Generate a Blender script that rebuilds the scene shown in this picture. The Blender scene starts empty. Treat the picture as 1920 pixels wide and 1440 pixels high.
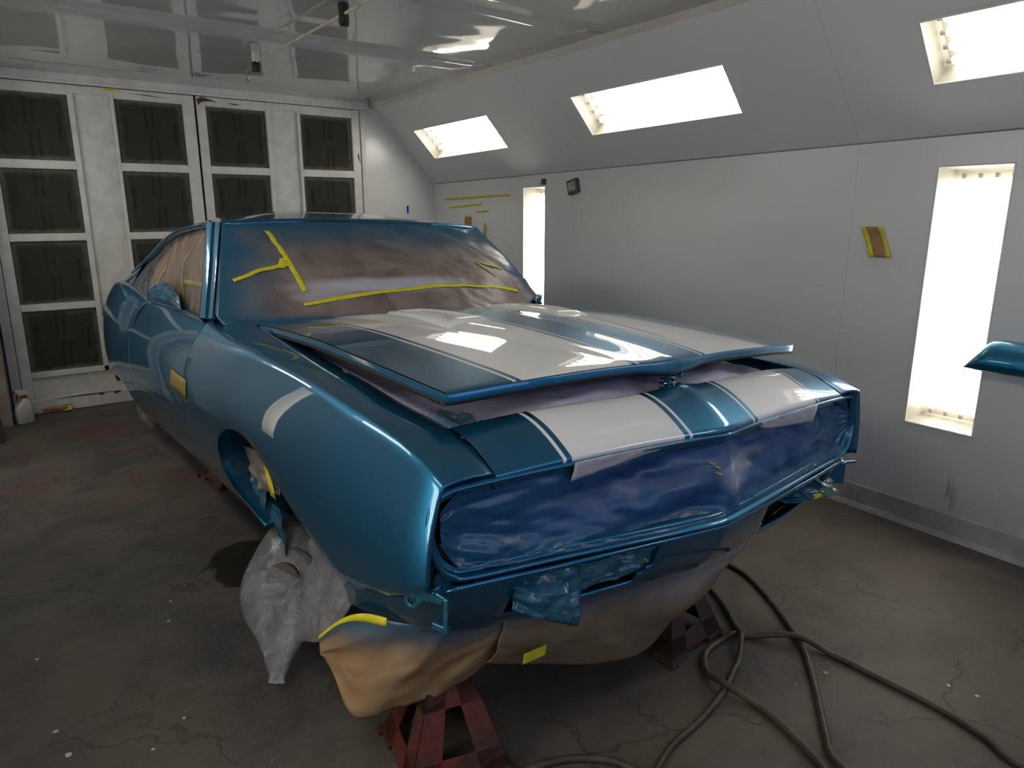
import bpy, bmesh, math, random
import numpy as np
from mathutils import Vector, Matrix, noise
random.seed(7)
S = bpy.context.scene
C = S.collection

# ------------------------------------------------------------------ camera, world, exposure
H = 1.47
PITCH = math.atan2(322, 1331.); YAW = math.radians(36.7)
cam_d = bpy.data.cameras.new('camera'); cam = bpy.data.objects.new('camera', cam_d); C.objects.link(cam)
cam_d.sensor_width = 36.0; cam_d.lens = 36.0 * 1331 / 1920; cam_d.clip_start = 0.02
fw = Vector((math.sin(YAW)*math.cos(PITCH), math.cos(YAW)*math.cos(PITCH), -math.sin(PITCH)))
rt = Vector((math.cos(YAW), -math.sin(YAW), 0)); up = rt.cross(fw)
M = Matrix((rt, up, -fw)).transposed().to_4x4(); M.translation = (0, 0, H)
cam.matrix_world = M
S.camera = cam
w = bpy.data.worlds.new('world'); S.world = w; w.use_nodes = True
w.node_tree.nodes['Background'].inputs[0].default_value = (0.42, 0.58, 0.95, 1)
w.node_tree.nodes['Background'].inputs[1].default_value = 1.9
S.view_settings.view_transform = 'Standard'; S.view_settings.look = 'None'
S.view_settings.gamma = 1; S.view_settings.use_curve_mapping = False
S.view_settings.exposure = 0.14
TUBE = 11.0            # strength of the fluorescent tubes on the right side and in the wall
TUBE_LEFT = 12.0       # the row on the left

# unseen window band added behind the camera to give the nose cool daylight (portal guides the sky sampling)
pl = bpy.data.lights.new('added_window_portal', 'AREA'); pl.shape = 'RECTANGLE'; pl.size = 2.5; pl.size_y = 1.2; pl.cycles.is_portal = True
po = bpy.data.objects.new('added_window_portal', pl); C.objects.link(po); po.location = (1.55, -2.42, 1.65); po.rotation_euler = (math.pi/2, 0, 0)

# ------------------------------------------------------------------ node helper
class NT:
    def __init__(s, name):
        s.m = bpy.data.materials.new(name); s.m.use_nodes = True
        s.t = s.m.node_tree; s.n = s.t.nodes; s.n.clear()
        s.out = s.n.new('ShaderNodeOutputMaterial')
    def link(s, a, b): s.t.links.new(a, b)
    def inp(s, sock, v):
        if v is None: return
        if hasattr(v, 'links') or isinstance(v, bpy.types.NodeSocket): s.link(v, sock)
        elif isinstance(v, (tuple, list)) and len(v) == 3 and sock.type == 'RGBA': sock.default_value = (*v, 1)
        else: sock.default_value = v
    def coord(s, kind='Object'):
        n = s.n.new('ShaderNodeTexCoord'); return n.outputs[kind]
    def sep(s, v):
        n = s.n.new('ShaderNodeSeparateXYZ'); s.link(v, n.inputs[0]); return n.outputs
    def comb(s, x, y, z):
        n = s.n.new('ShaderNodeCombineXYZ')
        for i, q in enumerate((x, y, z)): s.inp(n.inputs[i], q)
        return n.outputs[0]
    def math(s, op, a, b=None, clamp=False):
        n = s.n.new('ShaderNodeMath'); n.operation = op; n.use_clamp = clamp
        s.inp(n.inputs[0], a); s.inp(n.inputs[1], b); return n.outputs[0]
    def vmath(s, op, a, b=None, sc=None):
        n = s.n.new('ShaderNodeVectorMath'); n.operation = op
        s.inp(n.inputs[0], a); s.inp(n.inputs[1], b)
        if sc is not None: s.inp(n.inputs['Scale'], sc)
        return n.outputs[1] if op in ('DISTANCE', 'LENGTH') else n.outputs[0]
    def noise(s, v, scale, detail=4, rough=.55, col=False, dist=0):
        n = s.n.new('ShaderNodeTexNoise'); s.inp(n.inputs['Vector'], v)
        n.inputs['Scale'].default_value = scale; n.inputs['Detail'].default_value = detail
        n.inputs['Roughness'].default_value = rough; n.inputs['Distortion'].default_value = dist
        return n.outputs[1] if col else n.outputs[0]
    def vor(s, v, scale, feature='F1'):
        n = s.n.new('ShaderNodeTexVoronoi'); n.feature = feature; s.inp(n.inputs['Vector'], v)
        n.inputs['Scale'].default_value = scale; return n.outputs['Distance']
    def step(s, v, a, b, lo=0., hi=1., smooth=True):
        n = s.n.new('ShaderNodeMapRange'); n.interpolation_type = 'SMOOTHSTEP' if smooth else 'LINEAR'
        s.inp(n.inputs[0], v)
        for i, q in enumerate((a, b, lo, hi)): n.inputs[i+1].default_value = q
        return n.outputs[0]
    def mix(s, f, a, b, mode='MIX'):
        n = s.n.new('ShaderNodeMix'); n.data_type = 'RGBA'; n.blend_type = mode
        s.inp(n.inputs[0], f); s.inp(n.inputs[6], a); s.inp(n.inputs[7], b); return n.outputs[2]
    def bump(s, h, strength=.3, dist=.01, normal=None):
        n = s.n.new('ShaderNodeBump'); n.inputs['Strength'].default_value = strength
        n.inputs['Distance'].default_value = dist; s.link(h, n.inputs['Height'])
        if normal: s.link(normal, n.inputs['Normal'])
        return n.outputs[0]
    def bsdf(s, **k):
        n = s.n.new('ShaderNodeBsdfPrincipled')
        for a, v in k.items(): s.inp(n.inputs[a.replace('_', ' ')], v)
        return n.outputs[0]
    def done(s, sh): s.link(sh, s.out.inputs[0]); return s.m
    def shmix(s, f, a, b):
        n = s.n.new('ShaderNodeMixShader'); s.inp(n.inputs[0], f); s.link(a, n.inputs[1]); s.link(b, n.inputs[2]); return n.outputs[0]

def simple(name, col, rough=.5, metal=0., spec=.5, coat=0., var=.0, vscale=6., bump=0., bscale=40.):
    t = NT(name); c = t.coord(); base = col
    if var:
        f = t.noise(c, vscale, 5); base = t.mix(t.step(f, .3, .7), tuple(x*(1-var) for x in col), tuple(min(1, x*(1+var)) for x in col))
    nm = t.bump(t.noise(c, bscale, 4), bump, .004) if bump else None
    return t.done(t.bsdf(Base_Color=base, Roughness=rough, Metallic=metal, Specular_IOR_Level=spec, Coat_Weight=coat, Coat_Roughness=.04, Normal=nm))

BLUE = (0.010, 0.118, 0.225)
def paint_nodes(t, base=None, metal=.8):
    c = t.coord()
    fl = t.noise(c, 900, 2)
    b = t.mix(t.step(fl, .35, .7), (0.007, 0.128, 0.258), (0.013, 0.175, 0.335))
    return b
def make_paint():
    t = NT('metallic_blue_paint'); b = paint_nodes(t)
    return t.done(t.bsdf(Base_Color=b, Metallic=.84, Roughness=.39, Coat_Weight=1., Coat_Roughness=.025, Coat_IOR=1.55))
def make_stripe_paint():
    t = NT('blue_paint_with_white_stripes'); b = paint_nodes(t)
    x = t.math('ABSOLUTE', t.sep(t.coord())[0])
    def band(a, c): return t.math('MULTIPLY', t.step(x, a-.0006, a+.0006), t.step(x, c-.0006, c+.0006, 1, 0))
    m = t.math('ADD', t.math('ADD', band(.130, .140), band(.157, .513)), band(.528, .538), True)
    col = t.mix(m, b, (.80, .79, .785))
    return t.done(t.bsdf(Base_Color=col, Metallic=t.math('MULTIPLY', t.math('SUBTRACT', 1., m), .84), Roughness=t.step(m, 0, 1, .39, .45),
                         Coat_Weight=1., Coat_Roughness=.02, Coat_IOR=1.55))
PAINT = make_paint(); STRIPE = make_stripe_paint()
DULLBLUE = simple('dull_blue_overspray', (.010, .060, .12), .45, .3, var=.4, vscale=5, bump=.3, bscale=30)
BLACK = simple('black_rubber', (.006, .006, .007), .6)
DARK = simple('dark_underbody', (.012, .014, .018), .8, var=.4)
WHITEP = simple('white_gloss_panel', (.66, .66, .645), .24, spec=.6, var=.05, vscale=1.5, bump=.05, bscale=4)
FRAMEW = simple('white_painted_frame', (.64, .63, .60), .38, var=.10, vscale=8, bump=.08, bscale=30)
CREAM = simple('cream_trim', (.62, .58, .53), .4, var=.06)
TAPE = simple('yellow_masking_tape', (.62, .56, .02), .55, var=.10, vscale=30)
TAPEB = simple('blue_masking_tape', (.012, .02, .35), .5)
HOSE = simple('brown_rubber_hose', (.060, .045, .031), .55, var=.35, vscale=14)
METAL = simple('galvanised_fitting', (.42, .38, .32), .4, .8, var=.3, vscale=60)
GREYM = simple('grey_metal_box', (.10, .10, .10), .45, .6, var=.4, vscale=50)
CYAN = simple('light_blue_painted_steel', (.030, .18, .28), .35, .6, coat=.6, var=.2, vscale=30)

def make_rust(name, red, amount):
    t = NT(name); c = t.coord()
    f = t.step(t.noise(c, 9, 6), .5-amount*.25, .5+.18)
    f2 = t.step(t.noise(c, 60, 4), .45, .62)
    col = t.mix(f, red, (.045, .026, .017)); col = t.mix(t.math('MULTIPLY', f2, .35), col, (.02, .014, .012))
    return t.done(t.bsdf(Base_Color=col, Roughness=.62, Metallic=.15, Normal=t.bump(t.noise(c, 80, 4), .25, .003)))
RED = make_rust('worn_red_paint', (.150, .026, .016), .45); RUST = make_rust('rusty_brown_steel', (.07, .032, .022), .6)

def make_floor():
    t = NT('worn_concrete'); c = t.coord()
    big = t.noise(c, .7, 5, .6); mid = t.noise(c, 3.2, 6, .62, dist=.6); fine = t.noise(c, 38, 5, .65)
    col = t.mix(t.step(mid, .30, .70), (.044, .041, .040), (.106, .094, .083))
    col = t.mix(t.math('MULTIPLY', t.step(big, .45, .68), .7), col, (.122, .092, .060))
    xy = t.sep(c)
    # old red paint stains near the back door
    d1 = t.vmath('DISTANCE', t.vmath('MULTIPLY', c, (1, .8, 0)), (.62, 4.05, 0))
    redm = t.math('MULTIPLY', t.step(d1, .25, 1.25, 1, 0), t.step(t.noise(c, 2.1, 4, .6), .50, .62))
    col = t.mix(t.math('MULTIPLY', redm, .65), col, (.13, .030, .022))
    # ochre dust along the right
    d2 = t.vmath('DISTANCE', t.vmath('MULTIPLY', c, (1, .7, 0)), (2.75, .75, 0))
    col = t.mix(t.math('MULTIPLY', t.step(d2, .3, 1.2, .55, 0), t.step(mid, .3, .7, .5, 1)), col, (.12, .088, .052))
    # broad streaky dark smears
    smear = t.noise(t.vmath('MULTIPLY', c, (1, 2.6, 1)), 1.4, 6, .65)
    col = t.mix(t.step(smear, .56, .72, 0, .55), col, (.030, .028, .027))
    # flaked patches: cell edges broken up by noise
    wob = t.vmath('ADD', c, t.vmath('SCALE', t.noise(c, 2.3, 5, .6, col=True), None, .55))
    edge = t.vor(wob, 1.25, 'DISTANCE_TO_EDGE')
    brk = t.step(t.noise(c, 1.5, 3), .45, .52)
    crack = t.math('MULTIPLY', t.step(edge, .003, .012, 1, 0), brk)
    col = t.mix(t.math('MULTIPLY', crack, .5), col, (.016, .015, .014))
    chip = t.math('MULTIPLY', t.step(t.noise(wob, 1.7, 5, .6), .66, .68), .45)
    col = t.mix(chip, col, (.14, .135, .125))
    col = t.mix(t.step(fine, .35, .75, 0, .35), col, (.115, .108, .10))
    sp = t.vor(c, 16, 'F1'); spm = t.math('MULTIPLY', t.step(sp, .030, .045, 1, 0), t.step(t.noise(c, 7.3, 1), .62, .66))
    col = t.mix(spm, col, (.42, .42, .41))
    # wet spot beside the front wheel
    p = t.vmath('ADD', c, t.vmath('SCALE', t.vmath('SUBTRACT', t.noise(c, 9, 5, .6, col=True), (.5, .5, .5)), None, .16))
    dw = t.vmath('DISTANCE', t.vmath('MULTIPLY', p, (1.0, .85, 0)), (.80, 2.46, 0))
    wet = t.step(dw, .195, .215, 1, 0)
    col = t.mix(t.math('MULTIPLY', wet, .80), col, (.010, .011, .008))
    h = t.math('ADD', t.math('MULTIPLY', mid, .5), t.math('SUBTRACT', t.math('MULTIPLY', fine, .25), t.math('MULTIPLY', crack, .5)))
    return t.done(t.bsdf(Base_Color=col, Roughness=t.step(wet, 0, 1, .62, .34), Specular_IOR_Level=.4, Normal=t.bump(h, .25, .015)))
FLOOR = make_floor()

def make_ceiling():
    t = NT('glossy_white_ceiling_sheet'); c = t.coord()
    wv = t.noise(t.vmath('MULTIPLY', c, (1.0, 1.5, 1)), 1.15, 2, .4)
    return t.done(t.bsdf(Base_Color=(.44, .44, .425), Roughness=.05, Specular_IOR_Level=.65, Normal=t.bump(wv, .25, .06)))
CEIL = make_ceiling()
def make_wall():
    t = NT('white_enamel_wall_sheet'); c = t.coord()
    st = t.noise(t.vmath('MULTIPLY', c, (1, 1, 1)), 1.2, 6, .6)
    z = t.sep(c)[2]
    col = t.mix(t.step(t.noise(c, .7, 2), .25, .8), (.66, .66, .66), (.69, .69, .685))
    # grime that has collected along the foot of the wall
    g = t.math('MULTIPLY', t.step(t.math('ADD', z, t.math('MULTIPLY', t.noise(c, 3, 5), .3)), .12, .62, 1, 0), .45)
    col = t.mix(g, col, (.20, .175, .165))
    sm = t.math('MULTIPLY', t.step(t.vmath('DISTANCE', t.vmath('MULTIPLY', c, (0, 1, .55)), (0, 1.285, .10)), .015, .085, 1, 0), t.step(t.noise(t.vmath('MULTIPLY', c, (0, 26, 3)), 1, 2), .48, .62))
    col = t.mix(t.math('MULTIPLY', sm, .7), col, (.03, .026, .026))
    scr = t.step(t.noise(t.vmath('MULTIPLY', c, (1, .8, 9)), 3, 3, .6), .55, .85, 0, .05)
    col = t.mix(scr, col, (.50, .49, .48))
    return t.done(t.bsdf(Base_Color=col, Roughness=.28, Specular_IOR_Level=.55, Normal=t.bump(t.noise(c, 1.6, 2), .12, .05)))
WALL = make_wall()
FRONTW = simple('dim_front_wall', (.26, .26, .27), .6, var=.15, vscale=1)

def make_filter():
    t = NT('sooty_filter_pad'); uv = t.coord('UV'); c = t.coord()
    s = t.sep(uv)
    ex = t.math('MINIMUM', s[0], t.math('SUBTRACT', 1., s[0])); ey = t.math('MINIMUM', s[1], t.math('SUBTRACT', 1., s[1]))
    e = t.math('ADD', t.math('MINIMUM', ex, ey), t.math('MULTIPLY', t.math('SUBTRACT', t.noise(c, 7, 4), .5), .09))
    f = t.noise(c, 160, 3)
    dark = t.mix(f, (.030, .030, .024), (.068, .066, .055))
    col = t.mix(t.step(e, -.02, .10, .9, 0), dark, (.20, .195, .165))
    return t.done(t.bsdf(Base_Color=col, Roughness=.95, Specular_IOR_Level=.1, Normal=t.bump(f, .5, .004)))
FILTER = make_filter()

def make_tube(strength, col=(1., .955, .88)):
    t = NT('lit_fluorescent_tube'); e = t.n.new('ShaderNodeEmission'); e.inputs[0].default_value = (*col, 1); e.inputs[1].default_value = strength
    return t.done(e.outputs[0])
TUBE_M = make_tube(TUBE); TUBE_L = make_tube(TUBE_LEFT)
REFL = simple('cream_reflector', (.34, .32, .27), .4)
def make_glass():
    t = NT('clear_cover_glass'); tr = t.n.new('ShaderNodeBsdfTransparent'); tr.inputs[0].default_value = (.96, .97, .96, 1)
    g = t.n.new('ShaderNodeBsdfGlossy'); g.inputs['Roughness'].default_value = .02
    lw = t.n.new('ShaderNodeLayerWeight'); lw.inputs[0].default_value = .5
    return t.done(t.shmix(t.math('ADD', t.math('MULTIPLY', t.math('POWER', lw.outputs['Facing'], 4.), .5), .04), tr.outputs[0], g.outputs[0]))
GLASS = make_glass()
def make_film(name, col, opac, rough=.25, amt=.2):
    t = NT(name); c = t.coord()
    f = t.noise(t.vmath('MULTIPLY', c, (1, 1, .45)), 11, 4, .55, dist=1.8)
    tr = t.n.new('ShaderNodeBsdfTransparent')
    b = t.bsdf(Base_Color=col, Roughness=rough, Specular_IOR_Level=.6, Normal=t.bump(f, .5, .02))
    return t.done(t.shmix(t.step(f, .3, .75, opac-amt, min(1, opac+amt)), tr.outputs[0], b))
FILM = make_film('clear_plastic_film', (.30, .30, .32), .50, .17, .20)
FILMW = make_film('window_plastic_film', (.34, .36, .38), .24, .16, .16)

def make_mask(name, base, base2, blue_edge=(.0, .2, .85), bedges=(1, 1, 1, 1), white=None, rough=.5, gloss=0.):
    """masking sheet: base colour with blue overspray that fades in from chosen edges (left, right, bottom, top)"""
    t = NT(name); uv = t.coord('UV'); c = t.coord(); s = t.sep(uv)
    wr = t.noise(t.vmath('MULTIPLY', c, (1, 1, 1)), 5, 5, .6, dist=1.5)
    col = t.mix(t.step(wr, .3, .7), base, base2)
    n = t.math('MULTIPLY', t.math('SUBTRACT', t.noise(uv, 3.2, 1.5, .4), .5), .22)
    ds = []
    for k, v in enumerate((s[0], t.math('SUBTRACT', 1., s[0]), s[1], t.math('SUBTRACT', 1., s[1]))):
        if bedges[k]: ds.append(t.math('DIVIDE', t.math('ADD', v, n), bedges[k]))
    e = ds[0]
    for d in ds[1:]: e = t.math('MINIMUM', e, d)
    m = t.step(e, blue_edge[0], blue_edge[1], blue_edge[2], 0)
    col = t.mix(m, col, (.010, .085, .16))
    if white:
        for (u0, v0, su, sv, amt) in white:
            d = t.vmath('LENGTH', t.vmath('MULTIPLY', t.vmath('SUBTRACT', uv, (u0, v0, 0)), (1/su, 1/sv, 0)))
            wm = t.step(t.math('ADD', d, n), .3, 1.0, amt, 0)
            col = t.mix(wm, col, (.50, .50, .60))
    return t.done(t.bsdf(Base_Color=col, Roughness=t.step(m, 0, .8, rough, max(.2, rough-.2)), Specular_IOR_Level=.5, Normal=t.bump(t.noise(c, 30, 4, .6, dist=1.), .25, .004)))
KRAFT = make_mask('brown_kraft_paper', (.26, .155, .075), (.33, .21, .105), (-.02, .50, .97), (0, 0, 0, 1), rough=.55)
KRAFTD = make_mask('grey_brown_kraft_paper', (.16, .115, .075), (.22, .16, .105), (-.05, .30, .8), (0, 0, 0, 1), white=[(.3, .75, .4, .35, .25)], rough=.5)
KRAFTP = simple('plain_brown_paper', (.34, .19, .085), .6, var=.12, vscale=20)
WSMASK = make_mask('windshield_masking_film', (.135, .098, .088), (.235, .185, .165), (.01, .19, .95), (1.0, .45, .95, 2.3),
                   white=[(.42, .375, .34, .085, .8), (.24, .30, .10, .07, .5)], rough=.42)
BAYMASK = make_mask('lilac_dusted_paper', (.46, .42, .60), (.62, .58, .74), (-.03, .06, .5), (1, 1, 1, 0), rough=.6)
GRILLEMASK = make_mask('blue_dusted_paper', (.010, .055, .17), (.025, .090, .24), (0, .25, .75), (1, 1, 1, 1), white=[(.555, .45, .065, .28, .65), (.62, .62, .10, .14, .25), (.27, .55, .18, .10, .12)], rough=.36)
FLAPW = simple('white_dusted_paper', (.50, .47, .52), .55, var=.08)
FOIL = make_mask('glossy_blue_wrap', (.012, .07, .13), (.05, .16, .24), (0, .3, .5), (1, 1, 1, 1), rough=.22)

# ------------------------------------------------------------------ mesh helpers
def obj(name, verts, faces, mat=None, parent=None, smooth=True, uv=None, sharp=None):
    me = bpy.data.meshes.new(name)
    me.from_pydata([tuple(map(float, v)) for v in verts], [], [tuple(int(i) for i in f) for f in faces]); me.update()
    o = bpy.data.objects.new(name, me); C.objects.link(o)
    if mat: me.materials.append(mat)
    if smooth:
        for p in me.polygons: p.use_smooth = True
        if sharp: me.set_sharp_from_angle(angle=math.radians(sharp))
    if uv is not None:
        L = me.uv_layers.new(name='UVMap')
        for l in me.loops: L.data[l.index].uv = uv[l.vertex_index]
    if parent: o.parent = parent
    return o
def gridobj(name, P, mat, parent=None, smooth=True, thick=0., wrapu=False, sharp=None, off=-1):
    P = np.asarray(P, float); n, m, _ = P.shape
    f = []
    for i in range(n if wrapu else n-1):
        for j in range(m-1):
            a = i*m+j; b = ((i+1) % n)*m+j
            f.append((a, b, b+1, a+1))
    uv = [(i/(n-1), j/(m-1)) for i in range(n) for j in range(m)]
    o = obj(name, P.reshape(-1, 3), f, mat, parent, smooth, uv, sharp)
    if thick:
        s = o.modifiers.new('thickness', 'SOLIDIFY'); s.thickness = thick; s.offset = off
    return o
class MB:
    """collects boxes, prisms and tubes into one mesh"""
    def __init__(s): s.v = []; s.f = []
    def add(s, v, f):
        k = len(s.v); s.v += [tuple(q) for q in v]; s.f += [tuple(i+k for i in g) for g in f]; return s
    def box(s, a, b, M=None):
        v = [Vector((x, y, z)) for x in (a[0], b[0]) for y in (a[1], b[1]) for z in (a[2], b[2])]
        if M is not None: v = [M @ q for q in v]
        return s.add(v, [(0, 1, 3, 2), (4, 6, 7, 5), (0, 4, 5, 1), (2, 3, 7, 6), (0, 2, 6, 4), (1, 5, 7, 3)])
    def hexa(s, p):   # 8 points: bottom 4, top 4
        return s.add(p, [(3, 2, 1, 0), (4, 5, 6, 7), (0, 1, 5, 4), (1, 2, 6, 5), (2, 3, 7, 6), (3, 0, 4, 7)])
    def prism(s, poly, d):   # polygon in 3D extruded by vector d
        n = len(poly); d = Vector(d); v = [Vector(p) for p in poly] + [Vector(p)+d for p in poly]
        return s.add(v, [tuple(range(n-1, -1, -1)), tuple(range(n, 2*n))] + [(i, (i+1) % n, n+(i+1) % n, n+i) for i in range(n)])
    def tube(s, pts, r, seg=10, cap=True):
        pts = [Vector(p) for p in pts]; n = len(pts); rs = r if isinstance(r, (list, tuple)) else [r]*n
        t0 = (pts[1]-pts[0]).normalized(); nn = t0.orthogonal().normalized(); v = []
        for i, p in enumerate(pts):
            t = (pts[min(i+1, n-1)]-pts[max(i-1, 0)]).normalized()
            nn = (nn - t*nn.dot(t)).normalized(); bb = t.cross(nn)
            v += [p + (nn*math.cos(2*math.pi*k/seg)+bb*math.sin(2*math.pi*k/seg))*rs[i] for k in range(seg)]
        f = [(i*seg+k, i*seg+(k+1) % seg, (i+1)*seg+(k+1) % seg, (i+1)*seg+k) for i in range(n-1) for k in range(seg)]
        if cap: f += [tuple(range(seg-1, -1, -1)), tuple((n-1)*seg+k for k in range(seg))]
        return s.add(v, f)
    def lathe(s, prof, seg=24, M=None):   # (r,z)
        v = []; n = len(prof)
        for r, z in prof:
            for k in range(seg):
                a = 2*math.pi*k/seg; q = Vector((r*math.cos(a), r*math.sin(a), z)); v.append(M @ q if M is not None else q)
        f = [(i*seg+k, i*seg+(k+1) % seg, (i+1)*seg+(k+1) % seg, (i+1)*seg+k) for i in range(n-1) for k in range(seg)]
        return s.add(v, f + [tuple(range(seg-1, -1, -1)), tuple((n-1)*seg+k for k in range(seg))])
    def make(s, name, mat, parent=None, smooth=False, sharp=35, bevel=0.):
        o = obj(name, s.v, s.f, mat, parent, smooth, None, sharp)
        if bevel:
            b = o.modifiers.new('bevel', 'BEVEL'); b.width = bevel; b.segments = 2; b.limit_method = 'ANGLE'
        return o
def tag(o, label=None, cat=None, group=None, kind=None):
    if label: o['label'] = label
    if cat: o['category'] = cat
    if group: o['group'] = group
    if kind: o['kind'] = kind
    return o
def empty(name, loc=(0, 0, 0), rot=(0, 0, 0)):
    o = bpy.data.objects.new(name, None); C.objects.link(o); o.location = loc; o.rotation_euler = rot; o.empty_display_size = .1; return o
def copy_tree(o, parent=None):
    c = o.copy(); C.objects.link(c)
    if parent: c.parent = parent
    for ch in list(o.children): copy_tree(ch, c)
    return c
def ip(pts, x):
    xs = [p[0] for p in pts]; ys = [p[1] for p in pts]; n = len(xs)
    if x <= xs[0]: return ys[0]
    if x >= xs[-1]: return ys[-1]
    k = max(i for i in range(n-1) if xs[i] <= x)
    d = [(ys[i+1]-ys[i])/(xs[i+1]-xs[i]) for i in range(n-1)]
    def tan(i):
        if i == 0: return d[0]
        if i == n-1: return d[-1]
        h0, h1 = xs[i]-xs[i-1], xs[i+1]-xs[i]
        return (d[i-1]*h1+d[i]*h0)/(h0+h1)
    h = xs[k+1]-xs[k]; t = (x-xs[k])/h; a, b = tan(k)*h, tan(k+1)*h
    return (2*t**3-3*t*t+1)*ys[k]+(t**3-2*t*t+t)*a+(-2*t**3+3*t*t)*ys[k+1]+(t**3-t*t)*b
def ipv(pts, x):   # pts: (t, (a,b,c))
    return [ip([(p[0], p[1][k]) for p in pts], x) for k in range(len(pts[0][1]))]
def spline(P, n, closed=False):
    P = [Vector(p) for p in P]; m = len(P); out = []
    segs = m if closed else m-1
    for i in range(segs):
        p = [P[(i+k) % m] if closed else P[min(max(i+k, 0), m-1)] for k in (-1, 0, 1, 2)]
        for j in range(n):
            t = j/n
            out.append(.5*((2*p[1])+(p[2]-p[0])*t+(2*p[0]-5*p[1]+4*p[2]-p[3])*t*t+(3*p[1]-p[0]-3*p[2]+p[3])*t**3))
    if not closed: out.append(P[-1])
    return out
def nz(x, y, z=0., s=1.): return noise.noise(Vector((x*s, y*s, z*s)))
def ridged(x, y, z, s, oct=3):
    v = 0; a = 1.
    for k in range(oct): v += a*(1-2*abs(noise.noise(Vector((x*s, y*s, z*s+17*k))))); s *= 2.1; a *= .5
    return v-.9
def lin(a, b, n): return [a+(b-a)*i/(n-1) for i in range(n)]

# ------------------------------------------------------------------ room
YB, YF = 6.25, -2.4
def wx(y): return 3.372+.0541*y              # right wall
def cz(y): return 1.81-.0112*y               # crease height
def tx(y): return 2.83+.034*y                # top of the sloped panel
ZC = 2.435
AX = 3.085                                   # mirror: X' = AX - X
def Wp(y, z, d=0): return Vector((wx(y)+d, y, z))
def Sp(y, s, d=0):
    a = Vector((wx(y), y, cz(y))); b = Vector((tx(y), y, ZC)); n = Vector((.72, 0, .69))
    return a.lerp(b, s)+n*d
def mir(v, on): return Vector((AX-v[0], v[1], v[2])) if on else Vector(v)

flo = obj('floor', [(-1.0, YF, 0), (4.3, YF, 0), (4.3, YB+.2, 0), (-1.0, YB+.2, 0)], [(0, 1, 2, 3)], FLOOR, None, False); tag(flo, kind='structure')
# ceiling of wide glossy sheets
ceil = empty('ceiling', (1.54, 2, ZC)); tag(ceil, kind='structure')
ys = [YB, 4.19, 3.08, 1.97, .86, -.25, -1.36, YF]
for k in range(len(ys)-1):
    a, b = ys[k]-.002, ys[k+1]+.002
    n1, n2 = 17, 9
    P = [[(AX-tx(y)+(2*tx(y)-AX)*i/(n1-1)-1.54, y-2, -.004*math.sin(math.pi*j/(n2-1))) for j, y in enumerate(lin(a, b, n2))] for i in range(n1)]
    gridobj('ceiling_panel', P, CEIL, ceil, thick=.012, off=1)
def panel_with_hole(fn, y0, y1, a0, a1, hole, name, mat, parent, flip):
    """sheet between y0..y1 and a0..a1 (height parameter) with a rectangular opening"""
    ycut = [y0] + ([hole[0], hole[1]] if hole else []) + [y1]
    acut = [a0] + ([hole[2], hole[3]] if hole else []) + [a1]
    v = []; f = []
    for i in range(len(ycut)-1):
        for j in range(len(acut)-1):
            if hole and i == 1 and j == 1: continue
            q = [fn(ycut[i], acut[j]), fn(ycut[i+1], acut[j]), fn(ycut[i+1], acut[j+1]), fn(ycut[i], acut[j+1])]
            k = len(v); v += [mir(p, flip) for p in q]; f.append((k, k+1, k+2, k+3) if not flip else (k+3, k+2, k+1, k))
    return obj(name, v, f, mat, parent, False)
def fixture(fn, y0, y1, a0, a1, name, label, flip, tubemat, along_y, D=.125, td=.080):
    """recessed four-tube light: housing, tubes, cover glass, frame; fn(y, a, depth)"""
    cpt = mir(fn((y0+y1)/2, (a0+a1)/2, 0), flip)
    r = empty(name, cpt)
    def L(y, a, d): return mir(fn(y, a, d), flip)-cpt
    # housing: open tray with sloping sides
    o = [(y0, a0), (y1, a0), (y1, a1), (y0, a1)]
    ya, aa = (y1-y0)*.012, (a1-a0)*.05
    if not along_y: ya, aa = (y1-y0)*.05, (a1-a0)*.012
    i_ = [(y0+ya, a0+aa), (y1-ya, a0+aa), (y1-ya, a1-aa), (y0+ya, a1-aa)]
    v = [L(y, a, .001) for y, a in o] + [L(y, a, D) for y, a in i_]
    obj('housing', v, [(4, 5, 6, 7)] + [(k, (k+1) % 4, 4+(k+1) % 4, 4+k) for k in range(4)], REFL, r, False)
    # tubes
    for k in range(4):
        t = (k+.75)/4.5
        m = MB()
        if along_y: p, q = L(y0+.05, a0+(a1-a0)*t, td), L(y1-.05, a0+(a1-a0)*t, td)
        else: p, q = L(y0+(y1-y0)*t, a0+.05, td), L(y0+(y1-y0)*t, a1-.05, td)
        m.tube([p, p.lerp(q, .004), p.lerp(q, .012), p.lerp(q, .5), p.lerp(q, .988), p.lerp(q, .996), q], [.010, .017, .0195, .0195, .0195, .017, .010], 12).make('tube', tubemat, r, True)
        d = (q-p).normalized()
        for e, s in ((p, -1), (q, 1)):
            m2 = MB(); m2.tube([e, e+d*s*.022], .011, 10); m2.make('tube_holder', REFL, r)
    g = [L(y, a, -.001) for y, a in o]
    obj('cover_glass', g, [(0, 1, 2, 3)], GLASS, r, False)
    fr = MB(); e = .010
    for k in range(4):
        A, B = g[k], g[(k+1) % 4]
        fr.tube([A, B], .0045, 6)
    fr.make('frame', FRAMEW, r)
    tag(r, label, 'light fixture', 'fluorescent light fixtures')
    return r
slant_lights = [(4.65, 5.86, 'sloped-ceiling four-tube light nearest the filter doors'), (2.44, 3.65, 'sloped-ceiling four-tube light in the middle, above the hood'), (.27, 1.48, 'sloped-ceiling four-tube light cut by the right edge of the picture'), (-1.93, -.72, 'sloped-ceiling four-tube light behind the viewer on the right')]
joints = [YB, 4.06, 1.87, -.33, YF]
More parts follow.
